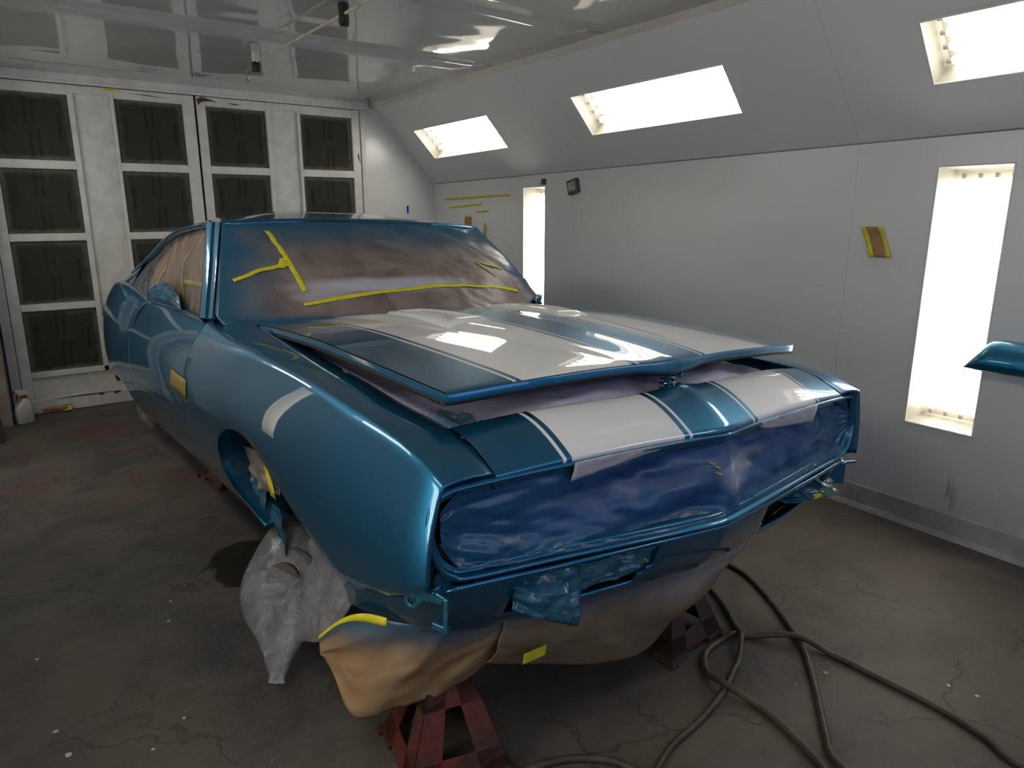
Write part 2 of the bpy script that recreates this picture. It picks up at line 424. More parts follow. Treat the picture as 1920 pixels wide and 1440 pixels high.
for side, flip in (('right', False), ('left', True)):
    W = empty('wall_'+side); tag(W, kind='structure')
    SL = empty('ceiling_slope_'+side); tag(SL, kind='structure')
    wl = [(4.41, 4.71), (1.19, 1.49)]
    for k in range(4):
        y1, y0 = joints[k]-.0005, joints[k+1]+.0005
        h = [q for q in wl if y0 < q[0] < y1]
        hole = (h[0][0], h[0][1], .50, 1.665) if h else None
        # wall sheet: height parameter in metres, top follows the crease
        def fw_(y, a, d=0): return Wp(y, a if a < 1.70 else cz(y)-.004, d)
        panel_with_hole(fw_, y0, y1, 0., 1.8, hole, 'wall_panel', WALL, W, flip)
        sl = slant_lights[k]
        panel_with_hole(lambda y, s: Sp(y, s), y0, y1, .004, 1., (sl[0], sl[1], .295, .625), 'slope_panel', WALL, SL, flip)
    # dark backing strips so the joints read as seams
    m = MB()
    for yj in joints[1:4]:
        m.hexa([mir(Wp(yj-.01, 0, .004), flip), mir(Wp(yj+.01, 0, .004), flip), mir(Wp(yj+.01, 0, .008), flip), mir(Wp(yj-.01, 0, .008), flip),
                mir(Wp(yj-.01, 1.76, .004), flip), mir(Wp(yj+.01, 1.76, .004), flip), mir(Wp(yj+.01, 1.76, .008), flip), mir(Wp(yj-.01, 1.76, .008), flip)])
        m.hexa([mir(Sp(yj-.01, 0, .004), flip), mir(Sp(yj+.01, 0, .004), flip), mir(Sp(yj+.01, 0, .008), flip), mir(Sp(yj-.01, 0, .008), flip),
                mir(Sp(yj-.01, 1, .004), flip), mir(Sp(yj+.01, 1, .004), flip), mir(Sp(yj+.01, 1, .008), flip), mir(Sp(yj-.01, 1, .008), flip)])
    m.hexa([mir(Wp(YF, cz(YF)-.02, .006), flip), mir(Wp(YB, cz(YB)-.02, .006), flip), mir(Wp(YB, cz(YB)-.02, .01), flip), mir(Wp(YF, cz(YF)-.02, .01), flip),
            mir(Wp(YF, cz(YF)+.01, .006), flip), mir(Wp(YB, cz(YB)+.01, .006), flip), mir(Wp(YB, cz(YB)+.01, .01), flip), mir(Wp(YF, cz(YF)+.01, .01), flip)])
    m.make('seam_strip', simple('dark_seam_'+side, (.20, .195, .19), .6), W)
    # outer shell behind the sheets keeps light in
    sh = [mir(Vector((wx(YF)+.4, YF, 0)), flip), mir(Vector((wx(YB)+.4, YB, 0)), flip), mir(Vector((wx(YB)+.4, YB, 1.9)), flip), mir(Vector((wx(YF)+.4, YF, 1.9)), flip),
          mir(Vector((tx(YB)+.3, YB, 2.75)), flip), mir(Vector((tx(YF)+.3, YF, 2.75)), flip)]
    obj('outer_shell', sh, [(0, 1, 2, 3), (3, 2, 4, 5)], DARK, W, False)
    # kick board along the foot of the wall
    b = MB(); 
    b.hexa([mir(p, flip) for p in (Wp(YF, 0, -.012), Wp(YB, 0, -.012), Wp(YB, 0, .0), Wp(YF, 0, .0), Wp(YF, .115, -.012), Wp(YB, .115, -.012), Wp(YB, .115, .0), Wp(YF, .115, .0))])
    b.hexa([mir(p, flip) for p in (Wp(YF, 0, -.03), Wp(YB, 0, -.03), Wp(YB, 0, -.012), Wp(YF, 0, -.012), Wp(YF, .022, -.022), Wp(YB, .022, -.022), Wp(YB, .022, -.012), Wp(YF, .022, -.012))])
    tag(b.make('baseboard_'+side, simple('grimy_baseboard_'+side, (.40, .375, .36), .45, var=.3, vscale=3), None), kind='structure')
    # cream trim where slope and ceiling meet
    b = MB()
    b.hexa([mir(p, flip) for p in (Sp(YF, .935, -.006), Sp(YB, .935, -.006), Sp(YB, .935, .0), Sp(YF, .935, .0), Vector((tx(YF)-.012, YF, ZC-.004)), Vector((tx(YB)-.012, YB, ZC-.004)), Vector((tx(YB), YB, ZC)), Vector((tx(YF), YF, ZC)))])
    tag(b.make('trim_1' if not flip else 'trim_2', CREAM, None), kind='structure')
    sideword = '' if not flip else 'left wall, '
    for k, (a, b_, lab) in enumerate(slant_lights):
        fixture(lambda y, s, d: Sp(y, s, d), a, b_, .295, .625, 'ceiling_light', lab if not flip else '%s sloped-ceiling light above the left wall, counted from the filter doors' % ('first', 'second', 'third', 'fourth')[k], flip, TUBE_M if not flip else TUBE_L, True)
    for k, (a, b_) in enumerate(wl):
        lab = ('tall narrow wall light behind the windshield pillar', 'large tall wall light at right beside the brown paper patch')[k]
        fixture(lambda y, z, d: Wp(y, z, d), a, b_, .50, 1.665, 'wall_light', lab if not flip else ('tall light in the left wall near the filter doors', 'tall light in the left wall beside the viewer')[k], flip, TUBE_M if not flip else TUBE_L, False, .20, .155)

# back wall with the filter doors
WB = empty('wall_back', (1.54, YB, 0)); tag(WB, kind='structure')
def BP(m, x0, x1, z0, z1, y0, y1): return m.box((x0-1.54, y0, z0), (x1-1.54, y1, z1))
m = MB(); BP(m, 2.93, 4.0, 0, 2.7, .0, .05); BP(m, -.9, .06, 0, 2.7, .0, .05); BP(m, .06, 2.93, 2.40, 2.7, .0, .05)
m.make('wall_sheet', WHITEP, WB)
m = MB(); BP(m, -.05, 3.02, 2.375, 2.43, -.045, .0); m.make('header_beam', FRAMEW, WB, bevel=.004)
m = MB(); BP(m, .02, 3.0, 2.36, 2.378, -.028, .0); m.make('header_lip', FRAMEW, WB, bevel=.003)
m = MB(); BP(m, 2.945, 2.985, 0, 2.36, -.02, .0); BP(m, .075, .135, 0, 2.36, -.02, .0); m.make('door_jamb', FRAMEW, WB, bevel=.003)
m = MB(); BP(m, .06, 2.94, 0, 2.4, .06, .10); m.make('dark_backing', BLACK, WB)
cols = [(.21, .685), (.98, 1.455), (1.625, 2.10), (2.39, 2.863)]
rows = [(1.832, 2.285), (1.320, 1.772), (.815, 1.266), (.310, .764)]
def pad_mesh():
    n = 61; P = []
    for i in range(n):
        r = []
        for j in range(n):
            u, v = i/(n-1), j/(n-1)
            e = min(u, 1-u, v, 1-v)
            d = .020*min(1, e/.10)**.6
            for (uc, v0, v1, wd) in ((.44, .55, 1, .018), (.54, .55, 1, .018), (.48, 0, .45, .018), (.58, 0, .45, .018), (.14, .35, .75, .016), (.86, .30, .70, .016)):
                if v0 <= v <= v1: d -= .016*(math.exp(-((u-uc)/wd)**2) if u < uc else math.exp(-((u-uc)/(wd*2.2))**2))*min(1, min(v-v0, v1-v)/.05+.2)
            d += .003*nz(u*6, v*6, 3)
            r.append((u, -d, v))
        P.append(r)
    return P
PAD = pad_mesh()
pad_o = None
def filter_door(name, x0, x1, cc):
    d = empty(name, ((x0+x1)/2, YB, 0)); tag(d, kind='structure'); ox = (x0+x1)/2
    def B(nm, a, b, z0, z1, y0, y1, bev=.003):
        m = MB(); m.box((a-ox, y0, z0), (b-ox, y1, z1)); return m.make(nm, FRAMEW, d, bevel=bev)
    B('stile', x0, cc[0][0], .02, 2.355, -.012, .02); B('stile', cc[1][1], x1, .02, 2.355, -.012, .02)
    for c_ in cc: 
        B('top_rail', c_[0], c_[1], 2.285, 2.355, -.012, .02)
        for k in range(3): B('cross_rail', c_[0], c_[1], rows[k+1][1], rows[k][0], -.016, .02)
    B('inner_stile', cc[0][1], cc[0][1]+.035, .27, 2.30, -.016, .02); B('inner_stile', cc[1][0]-.025, cc[1][0], .27, 2.30, -.016, .02)
    B('centre_sheet', cc[0][1]+.035, cc[1][0]-.025, .27, 2.32, .006, .02)
    B('top_sheet', cc[0][1], cc[1][0], 2.30, 2.355, -.012, .02)
    B('bottom_rail', cc[0][0], cc[1][1], .268, .310, -.016, .02)
    B('kick_panel', x0+.0, x1, .10, .268, .004, .02); B('kick_board', x0, x1, .0, .100, -.018, .02, .006)
    global pad_o
    for c_ in cc:
        for rz in rows:
            if pad_o is None:
                pad_o = gridobj('filter_pad', PAD, FILTER, d); o = pad_o
            else:
                o = pad_o.copy(); C.objects.link(o); o.parent = d
            o.location = (c_[0]-ox, .018, rz[0]); o.scale = (c_[1]-c_[0], 1, rz[1]-rz[0])
    return d
filter_door('door_1', .14, 1.541, cols[:2]); filter_door('door_2', 1.559, 2.935, cols[2:])
RUSTM = simple('bare_rusty_patch', (.085, .045, .03), .8, var=.4, vscale=60)
dd = bpy.data.objects['door_2']; d1_ = bpy.data.objects['door_1']
def flake(parent, pts, mat, name='peeled_patch', y=-.0135):
    ox = parent.location.x; m = MB(); m.prism([(x-ox, y, z) for x, z in pts], (0, .0012, 0)); return m.make(name, mat, parent)
flake(dd, [(1.562, 2.335), (1.60, 2.352), (1.68, 2.335), (1.72, 2.318), (1.66, 2.325), (1.60, 2.315), (1.572, 2.290)], RUSTM)
flake(dd, [(1.80, 2.322), (1.86, 2.322), (1.90, 2.314), (1.84, 2.312)], RUSTM)
flake(dd, [(2.905, 1.96), (2.915, 2.00), (2.925, 1.93), (2.93, 1.90), (2.92, 1.92)], RUSTM)
flake(d1_, [(1.06, 2.333), (1.22, 2.329), (1.36, 2.318), (1.22, 2.323)], BLACK)
flake(d1_, [(.92, 2.352), (1.03, 2.350), (1.03, 2.335), (.92, 2.337)], TAPE, 'tape_scrap')
for q in ([(.30, .099), (.55, .104), (.80, .100), (.55, .092)], [(.62, .100), (.66, .100), (.655, .082), (.63, .080)], [(.72, .100), (.78, .100), (.77, .086), (.74, .076)], [(.83, .100), (.86, .099), (.85, .07), (.835, .08)]): flake(d1_, q, RUSTM, y=-.0195)
# left return beside the door (jamb post) and leaning board
m = MB(); m.box((-.02, -.30, 0), (.05, 0, 2.43)); o = m.make('trim_3', simple('aged_post', (.34, .27, .20), .6, var=.25, vscale=5), None, bevel=.004); o.location = (0, YB, 0); tag(o, kind='structure')
m = MB(); m.box((-.9, 0, 0), (.3, .05, 2.7)); m.box((2.8, 0, 0), (4.2, .05, 2.7)); m.box((.3, 0, 2.25), (2.8, .05, 2.7)); m.box((.3, 0, 0), (2.8, .05, 1.05)); o = m.make('wall_front', FRONTW); o.location = (0, YF-.05, 0); tag(o, kind='structure')  # unseen wall; its high opening is added to light the nose from above

# ------------------------------------------------------------------ car
CAR = empty('muscle_car', (1.53, 0, 0), (0, .028, 0))
tag(CAR, 'metallic blue two-door coupe with white racing stripes, masked for painting, hood ajar', 'car')
def rk(y): return .401-.0514*(y-2.285)
ZT = [(1.19, .890), (1.29, .925), (1.41, .947), (1.54, .959), (1.72, .972), (1.92, .981), (2.2, .986), (2.5, .990), (2.8, .992), (3.08, 1.003)]
XM = [(1.18, .884), (1.35, .898), (1.6, .917), (2.0, .935), (2.5, .943), (3.0, .945), (3.6, .945), (4.2, .938), (4.6, .938), (5.0, .945), (5.4, .93), (5.88, .875)]
XB = [(1.18, .80), (1.35, .835), (1.6, .86), (2.0, .87), (2.5, .865), (3.0, .86), (4.4, .86), (5.0, .87), (5.88, .80)]
XT = [(1.18, .846), (1.4, .848), (2.0, .85), (2.7, .85), (3.08, .835)]
XTD = [(3.08, .835), (3.5, .820), (4.2, .808), (4.45, .812), (4.75, .832), (5.05, .85), (5.4, .84), (5.88, .775)]
ZTD = [(3.08, 1.003), (3.5, .999), (3.9, .989), (4.27, .973), (4.5, .962), (4.8, .992), (5.05, 1.012), (5.4, .995), (5.88, .915)]
def side_x(y, z, zt, xt, p=None):
    if p is None: p = ip([(1.2, 2.1), (2.2, 2.1), (3.08, 2.9)], y)
    zb = rk(y); s = max(0., min(1., (z-zb)/max(.05, zt-zb))); xm, xb = ip(XM, y), ip(XB, y)
    if s < .45: return xm-(xm-xb)*(1-s/.45)**2
    return xm-(xm-xt)*((s-.45)/.55)**p
def mirrorP(P): return [[(-q[0], q[1], q[2]) for q in r] for r in P]
def both(name, P, mat, parent=None, thick=0., **k):
    """builds the panel seen on the left of the picture (x<0) and its mirror image"""
    L = gridobj(name, mirrorP(P), mat, parent or CAR, thick=thick, **k)
    R = gridobj(name, P[::-1], mat, parent or CAR, thick=thick, **k)
    return L, R
def inner_z(y):
    if y < 1.385:
        v = min(1., (1.385-y)/(1.385-1.190)); return .953+(.892-.953)*v**1.55+.004*math.sin(math.pi*v)
    return ip([(1.19, .893), (1.30, .935), (1.385, .952), (1.6, .962), (1.835, .981), (2.11, .996), (2.45, 1.010), (2.7, 1.020), (2.9, 1.036), (3.08, 1.045)], y)
INNER_X = .715
arch = [(1.205, .662), (1.30, .610), (1.40, .566), (1.52, .527), (1.635, .500), (1.77, .575), (1.90, .635), (2.08, .700), (2.25, .737), (2.40, .733), (2.52, .695), (2.60, .625), (2.625, .555), (2.59, .485), (2.49, .430), (2.34, .388)]
arch_s = []
for i, a in enumerate(spline([(0, q[0], q[1]) for q in arch[4:]], 5)): arch_s.append((a.y, a.z))
low = [(1.222, .656), (1.196, .660)] + arch[:4] + arch_s + [(y, rk(y)) for y in (2.50, 2.68, 2.88, 3.0755)]
na = len(low)
ui = [0, .6, 1.2, 1.9]
upp = [1.220, 1.194, 1.20, 1.28, 1.38, 1.50]
ys_a = [a[0] for a in arch_s]
L_ = len(arch_s)
for k, a in enumerate(arch_s):
    t = k/(L_-1); upp.append(1.60+(2.84-1.60)*(t**1.05))
upp += [2.89, 2.95, 3.01, 3.0755]
FEN = []; flange = []
for ic, ((yl, zl), yu) in enumerate(zip(low, upp)):
    col = []
    kk = ic-6; ex_ = 1.6 if kk < L_*.72 else 1.6+3.4*min(1, (kk-L_*.72)/(L_*.28)) if kk < L_ else [3.4, 2.4, 1.8, 1.6][kk-L_]
    zt, xt = ip(ZT, yu), ip(XT, yu)
    NR = 15
    for j in range(NR):
        t = j/(NR-1); e = t**.75
        y = yl+(yu-yl)*(1-(1-t)**ex_); z = zl+(zt-zl)*t
        ztt, xtt = ip(ZT, y), ip(XT, y)
        x = side_x(y, z, ip(ZT, yu) if t > .999 else ztt, xtt)
        if z > ztt: x = xtt
        col.append([x, y, z])
    col[-1] = [xt, yu, zt]
    # soft rounding over the crown then across the top to the hood gap
    zi = inner_z(yu)
    for t in (.06, .16, .35, .6, .85, 1.):
        x = xt+(INNER_X-xt)*t; z = zt+(zi-zt)*(t**.8)+.006*math.sin(math.pi*min(1, t*1.0))
        col.append([x, yu, z])
    col.append([INNER_X-.004, yu, zi-.035])
    inn = [[col[0][0]-.035, col[0][1], col[0][2]+.004], [col[0][0]-.010, col[0][1], col[0][2]-.003]]
    if ic < 2:      # the front edge turns in towards the grille opening
        k_ = (.030, .005)[ic]
        col = [[q[0]-k_*(1 if q[0] > .80 else 0), q[1], q[2]-k_*.6*(1 if j_ > 13 else 0)] for j_, q in enumerate(col)]
    FEN.append(inn+col)
both('fender', FEN, PAINT, thick=0.)
# wheel wells behind the arch openings
def well(name, pts, x0, x1, mat):
    P = []
    for (y, z) in pts:
        x0 = side_x(y, z, 1.0, .84)-.030
        P.append([(x0, y, z+.004), (x0-.10, y, z+.02), (x0-.22, y, z+.03), (x1, y, z+.02), (x1-.01, y, z-.1), (x1-.02, y, .32)])
    return both(name, P, mat)
well('wheel_well', [(q[0], q[1]) for q in arch_s], .885, .52, DULLBLUE)

def side_panel(y0, y1, n, lowfn, name, endcap=True, back=False):
    P = []
    for y in lin(y0, y1, n):
        zl, zt, xt = lowfn(y), ip(ZTD, y), ip(XTD, y); col = []
        x0 = side_x(y, zl, zt, xt)
        col += [[x0-.04, y, zl+.01], [x0-.012, y, zl-.003]]
        for j in range(17):
            t = j/16; z = zl+(zt-zl)*(1-(1-t)**1.25)
            col.append([side_x(y, z, zt, xt, 2.9), y, z])
        if back:
            for t in (.15, .4, .7, 1.): col.append([xt+(.66-xt)*t, y, zt+.012*math.sin(math.pi*.5*min(1, t*2))-.004*t])
        else:
            col += [[xt-.012, y, zt+.004], [xt-.03, y, zt-.004], [xt-.034, y, zt-.05]]
        P.append(col)
    return both(name, P, PAINT)
side_panel(3.0795, 4.42, 30, rk, 'door')
def qlow(y):
    b = ip([(4.42, .291), (4.6, .285), (5.3, .36), (5.88, .545)], y)
    a = (y-4.98)/.33
    if abs(a) < 1: b = max(b, .27+.17*math.sqrt(1-a*a))
    return b
side_panel(4.428, 5.88, 46, qlow, 'quarter_panel', back=True)
well('rear_wheel_well', [(4.98-.31*math.cos(t), .30+.15*math.sin(t)) for t in lin(0, math.pi, 13)], .87, .55, DARK)
# dark backing strips behind the panel gaps
for yy in (3.077, 4.424):
    P = [[(side_x(y, z, 1.0, .83)-.012, y, z) for z in lin(rk(yy)+.02, .97, 10)] for y in (yy-.02, yy+.02)]
    both('panel_gap', P, DARK)
# deck, tail, underbody
P = [[(x, y, ip(ZTD, y)+.012*(1-(x/.66)**2)-.004) for x in lin(-.66, .66, 9)] for y in lin(5.30, 5.88, 6)]
gridobj('trunk_lid', P[::-1], PAINT, CAR)
P = [[(x*ip([(.545, .80), (.75, .872), (.91, .77)], z), 5.882+.0*x, z) for z in lin(.545, .912, 7)] for x in lin(-1, 1, 9)]
gridobj('tail_panel', P, PAINT, CAR)
P = [[(x, y, rk(y)+.05+(.10 if y < 1.7 else 0)) for x in lin(-.80, .80, 9)] for y in (1.45, 1.7, 2.6, 3.6, 4.6, 5.5)]
P2 = [[(x, y, rk(y)+.05) for x in lin(-.86, .86, 5)] for y in lin(2.62, 4.55, 6)]
gridobj('underbody', P2, DARK, CAR, thick=.02)
P2 = [[(x, y, .42) for x in lin(-.50, .50, 5)] for y in lin(1.42, 2.66, 6)]
gridobj('front_subframe', P2, DARK, CAR, thick=.03)
for sx in (-1, 1):
    m = MB(); m.tube([(sx*.42, 1.40, .45), (sx*.42, 1.9, .40), (sx*.42, 2.7, .40)], .045, 8); m.make('frame_rail', DARK, CAR, True)

# cowl between hood and windshield
P = []
for x in lin(-.72, .72, 25):
    a = abs(x)/.72
    y0, y1 = 2.80+.0*a, 2.80+.30*a**2+.02
    P.append([(x, y0-.06, 1.005), (x, y0+.0, 1.012+.012*(1-a)), (x, max(y1, y0+.05), 1.035+.012*(1-a))])
gridobj('cowl_panel', P, DULLBLUE, CAR)

# roof, sail panels and drip rails
RZ = [(3.25, 1.430), (3.4, 1.448), (3.6, 1.466), (3.9, 1.476), (4.2, 1.473), (4.5, 1.450), (4.7, 1.412), (4.9, 1.335), (5.1, 1.215), (5.3, 1.085), (5.45, 1.015)]
RE = [(3.25, 1.402), (3.4, 1.408), (3.513, 1.404), (3.87, 1.382), (4.23, 1.342), (4.5, 1.285), (4.69, 1.228), (4.9, 1.16), (5.154, 1.085), (5.45, 1.0)]
RX = [(3.25, .672), (3.5, .682), (4.2, .690), (4.69, .705), (5.0, .735), (5.45, .765)]
P = []
for i in range(41):
    u = -1+2*i/40; col = []
    for v in lin(0, 1, 40):
        yf = 3.262+.095*u*u; y = yf+(5.45-yf)*v
        xe, zc_, ze = ip(RX, y), ip(RZ, y), ip(RE, y)
        a = abs(u)**1.0; xx = math.copysign(xe*math.sin(a*math.pi/2)**.92, u) if u else 0
        s = abs(xx)/xe
        col.append((xx, y, ze+(zc_-ze)*(1-s**2.6)))
    P.append(col)
gridobj('roof', P, PAINT, CAR, thick=.02)
for sx in (-1, 1):
    m = MB()
    pts = [(sx*(ip(RX, y)+.006), y, ip(RE, y)-.006) for y in lin(3.44, 5.2, 26)]
    m.tube(pts, .011, 8); m.make('drip_rail', PAINT, CAR, True)
    # sail panel down from roof edge to quarter
    P = []
    for y in lin(4.93, 5.45, 12):
        a = (ip(RX, y), y, ip(RE, y)); yb = y; b = (ip(XTD, yb)-.03, yb, ip(ZTD, yb)+.004)
        P.append([(sx*(a[0]+(b[0]-a[0])*t+.0*math.sin(math.pi*t)), y, a[2]+(b[2]-a[2])*t) for t in lin(0, 1, 6)])
    gridobj('sail_panel', P if sx > 0 else P[::-1], PAINT, CAR)

# A-pillars: stepped profile from the glass edge round to the door window
WB_, WT_ = (.827, 2.97, 1.046), (.674, 3.352, 1.406)      # glass corner, bottom and top
DB_, DT_ = (.822, 3.20, 1.022), (.690, 3.52, 1.398)       # window edge, bottom and top
for sx in (-1, 1):
    P = []
    for t in lin(-.04, 1.0, 12):
        a = Vector(WB_).lerp(Vector(WT_), t); b = Vector(DB_).lerp(Vector(DT_), t)
        r = []
        for s, h in ((-.02, -.012), (.0, .010), (.16, .016), (.30, .012), (.36, -.014), (.46, -.016), (.52, .012), (.72, .022), (.93, .016), (1.0, .002), (1.02, -.03)):
            q = a.lerp(b, s); r.append((sx*(q.x+h*.85), q.y-h*.25, q.z+h*.35))
        P.append(r)
    gridobj('windshield_pillar', P if sx < 0 else P[::-1], PAINT, CAR, sharp=50)
# header trim across the top of the glass
m = MB(); m.tube([(.674*u, 3.262+.09*u*u-.004, 1.4255-.0195*abs(u)**2.6) for u in lin(-1, 1, 21)], .010, 8); m.make('windshield_moulding', DULLBLUE, CAR, True)

# hood, unlatched and raised at the front
def hood_y0(x): return ip([(0, 1.305), (.06, 1.312), (.134, 1.324), (.54, 1.362), (.70, 1.385), (.72, 1.39)], abs(x))
def hood_y1(x): return 2.80+.03*(abs(x)/.71)**2
def hood_z(x, y):
    a = abs(x)
    e = ip([(1.30, 1.033), (1.39, 1.036), (1.6, 1.041), (1.83, 1.046), (2.2, 1.052), (2.5, 1.043), (2.83, 1.024)], y)
    c = ip([(1.30, 1.058), (1.4, 1.070), (1.6, 1.081), (1.9, 1.088), (2.2, 1.086), (2.5, 1.068), (2.83, 1.028)], y)
    z = e+(c-e)*(1-(a/.715)**2.2)
    # raised centre section, wider towards the cowl
    wdt = ip([(1.3, .16), (1.7, .23), (2.2, .33), (2.83, .40)], y); hgt = ip([(1.3, .0), (1.5, .006), (1.9, .013), (2.3, .016), (2.55, .013), (2.83, .006)], y)
    t = max(0., min(1., (wdt+.035-a)/.07)); z += hgt*t*t*(3-2*t)
    # centre peak
    z += ip([(1.3, .006), (1.8, .007), (2.4, .004), (2.83, 0)], y)*math.exp(-(a/.05)**1.3)
    return z
us = sorted(set([-.715+1.43*i/72 for i in range(73)]))
P = []
HV = 44
for x in us:
    y0, y1 = hood_y0(x), hood_y1(x)
    col = [(x, y0+.0, hood_z(x, y0)-.006), (x, y0+.003, hood_z(x, y0)-.0015)]
    for v in lin(.008, 1, HV): col.append((x, y0+(y1-y0)*v, hood_z(x, y0+(y1-y0)*v)))
    P.append(col)
hood = gridobj('hood', P[::-1], STRIPE, CAR)
# blue turned-down edge along the front and both sides, black seal below it
rim = [(-.715, hood_y0(.715)+(hood_y1(.715)-hood_y0(.715))*v) for v in lin(1, .0, 40)]+[(x, hood_y0(x)) for x in lin(-.710, .710, 73)]+[(.715, hood_y0(.715)+(hood_y1(.715)-hood_y0(.715))*v) for v in lin(0, 1, 40)]
def rimgrid(offs):
    P = []
    for i, (x, y) in enumerate(rim):
        sd = abs(x) > .714; z = hood_z(x, y); col = []
        f_ = 1.0 if not sd else .85
        dip = .016*max(0, 1-abs(x)/.13) if not sd else 0
        for o_, dz in offs:
            k_ = 1 if dz < -.0185 else 0
            col.append((x+(math.copysign(o_, x) if sd else 0), y-(0 if sd else o_), z+dz*f_-dip*k_))
        P.append(col)
    return P
gridobj('hood_edge', rimgrid([(-.004, -.001), (.0005, -.003), (.002, -.006), (.001, -.023), (-.006, -.025)]), PAINT, hood, sharp=38)
gridobj('hood_seal', rimgrid([(-.003, -.023), (-.001, -.025), (-.002, -.032), (-.012, -.034)]), BLACK, hood)
# inner panel and black seal under the hood
P = [[(x*.99, hood_y0(x)+.008+(hood_y1(x)-hood_y0(x)-.02)*v, hood_z(x, hood_y0(x)+(hood_y1(x)-hood_y0(x))*v)-.026-.004*(1-v)) for v in lin(0, 1, 16)] for x in lin(-.715, .715, 21)]
gridobj('hood_inner_panel', P, BLACK, hood)
for sx in (-1, 1):
    # raised vent frames at the rear of the hood
    def vz(x, y, h): return hood_z(sx*x, y)+h
    x0, x1, y0, y1 = .168, .315, 2.03, 2.46
    ring = [(x0, y0), (x1, y0), (x1, y1), (x0, y1)]
    def rr(d): return [(x0+d, y0+d), (x1-d, y0+d), (x1-d, y1-d), (x0+d, y1-d)]
    rings = [(-.012, -.004), (.0, .010), (.012, .012), (.020, .012), (.030, .003)]
    v = []; f = []
    for d, h in rings:
        q = rr(d); 
        for k in range(4):
            for s in range(8):
                a, b = q[k], q[(k+1) % 4]; t = s/8; xx, yy = a[0]+(b[0]-a[0])*t, a[1]+(b[1]-a[1])*t
                v.append((sx*xx, yy, vz(xx, yy, h)))
    for i in range(len(rings)-1):
        for k in range(32): f.append((i*32+k, i*32+(k+1) % 32, (i+1)*32+(k+1) % 32, (i+1)*32+k))
    f.append(tuple((len(rings)-1)*32+k for k in range(32)))
    if sx < 0: f = [g[::-1] for g in f]
    obj('hood_vent', v, f, STRIPE, hood, True, None, 40)

# nose header panel with a centre crease
def hdr_r(x): return ip([(0, 1.298), (.135, 1.306), (.547, 1.352), (.715, 1.385)], abs(x))
def hdr_f(x): return ip([(0, 1.108), (.03, 1.111), (.129, 1.127), (.539, 1.168), (.715, 1.190), (.84, 1.205)], abs(x))
def hdr_zr(x): return ip([(0, .992), (.04, .987), (.135, .984), (.547, .972), (.715, .953)], abs(x))
def hdr_zf(x): return ip([(0, .905), (.129, .907), (.539, .903), (.715, .892), (.84, .884)], abs(x))
P = []
for x in [-.712+1.424*i/64 for i in range(65)]:
    col = [(x, hdr_r(x)+.002, hdr_zr(x)-.03), (x, hdr_r(x), hdr_zr(x)-.003)]
    for v in lin(0.02, 1, 16):
        col.append((x, hdr_r(x)+(hdr_f(x)-hdr_r(x))*v, hdr_zr(x)+(hdr_zf(x)-hdr_zr(x))*v**1.55+.004*math.sin(math.pi*v)+.007*max(0., 1-abs(x)/.11)*(1-.5*v)))
    col += [(x, hdr_f(x)+.001, hdr_zf(x)-.012), (x, hdr_f(x)+.012, hdr_zf(x)-.020)]
    P.append(col)
gridobj('header_panel', P, STRIPE, CAR)

# grille surround: moulding and inner return round the wide opening
half = [(0, 1.107, .892), (.13, 1.126, .893), (.54, 1.167, .889), (.74, 1.194, .880), (.820, 1.208, .870), (.856, 1.213, .846), (.868, 1.214, .810), (.864, 1.212, .755), (.845, 1.208, .702), (.812, 1.203, .672), (.765, 1.196, .660), (.54, 1.165, .656), (.30, 1.128, .652), (.06, 1.096, .646), (0, 1.092, .646)]
hp = spline(half, 7)
full = hp[:-1]+[Vector((-q.x, q.y, q.z)) for q in hp[::-1]][:-1]
def clampx(q, a): return (max(-.846, min(.846, q.x)) if a < -.006 else q.x, q.y, q.z)
def ringloft(name, offs, mat, parent):
    """offs: (inward, depth) about the opening centre line"""
    n = len(full); P = []
    for i, p in enumerate(full):
        t = (full[(i+1) % n]-full[i-1]); t.y = 0; t.normalize(); nrm = Vector((-t.z, 0, t.x))
        if nrm.dot(Vector((p.x*.2, 0, p.z-.77))) > 0: nrm = -nrm     # points into the opening
        P.append([clampx(p+nrm*(a if a > -.02 or (p.z < .74 and abs(p.x) > .70) else -.010)+Vector((0, d, 0)), a) for a, d in offs])
    return gridobj(name, P, mat, parent, wrapu=True)
ringloft('grille_surround', [(-.055, .022), (-.012, .020), (-.005, .003), (-.002, -.003), (.004, -.004), (.008, .001), (.009, .012), (.013, .017), (.020, .013), (.024, .018), (.026, .045)], PAINT, CAR)

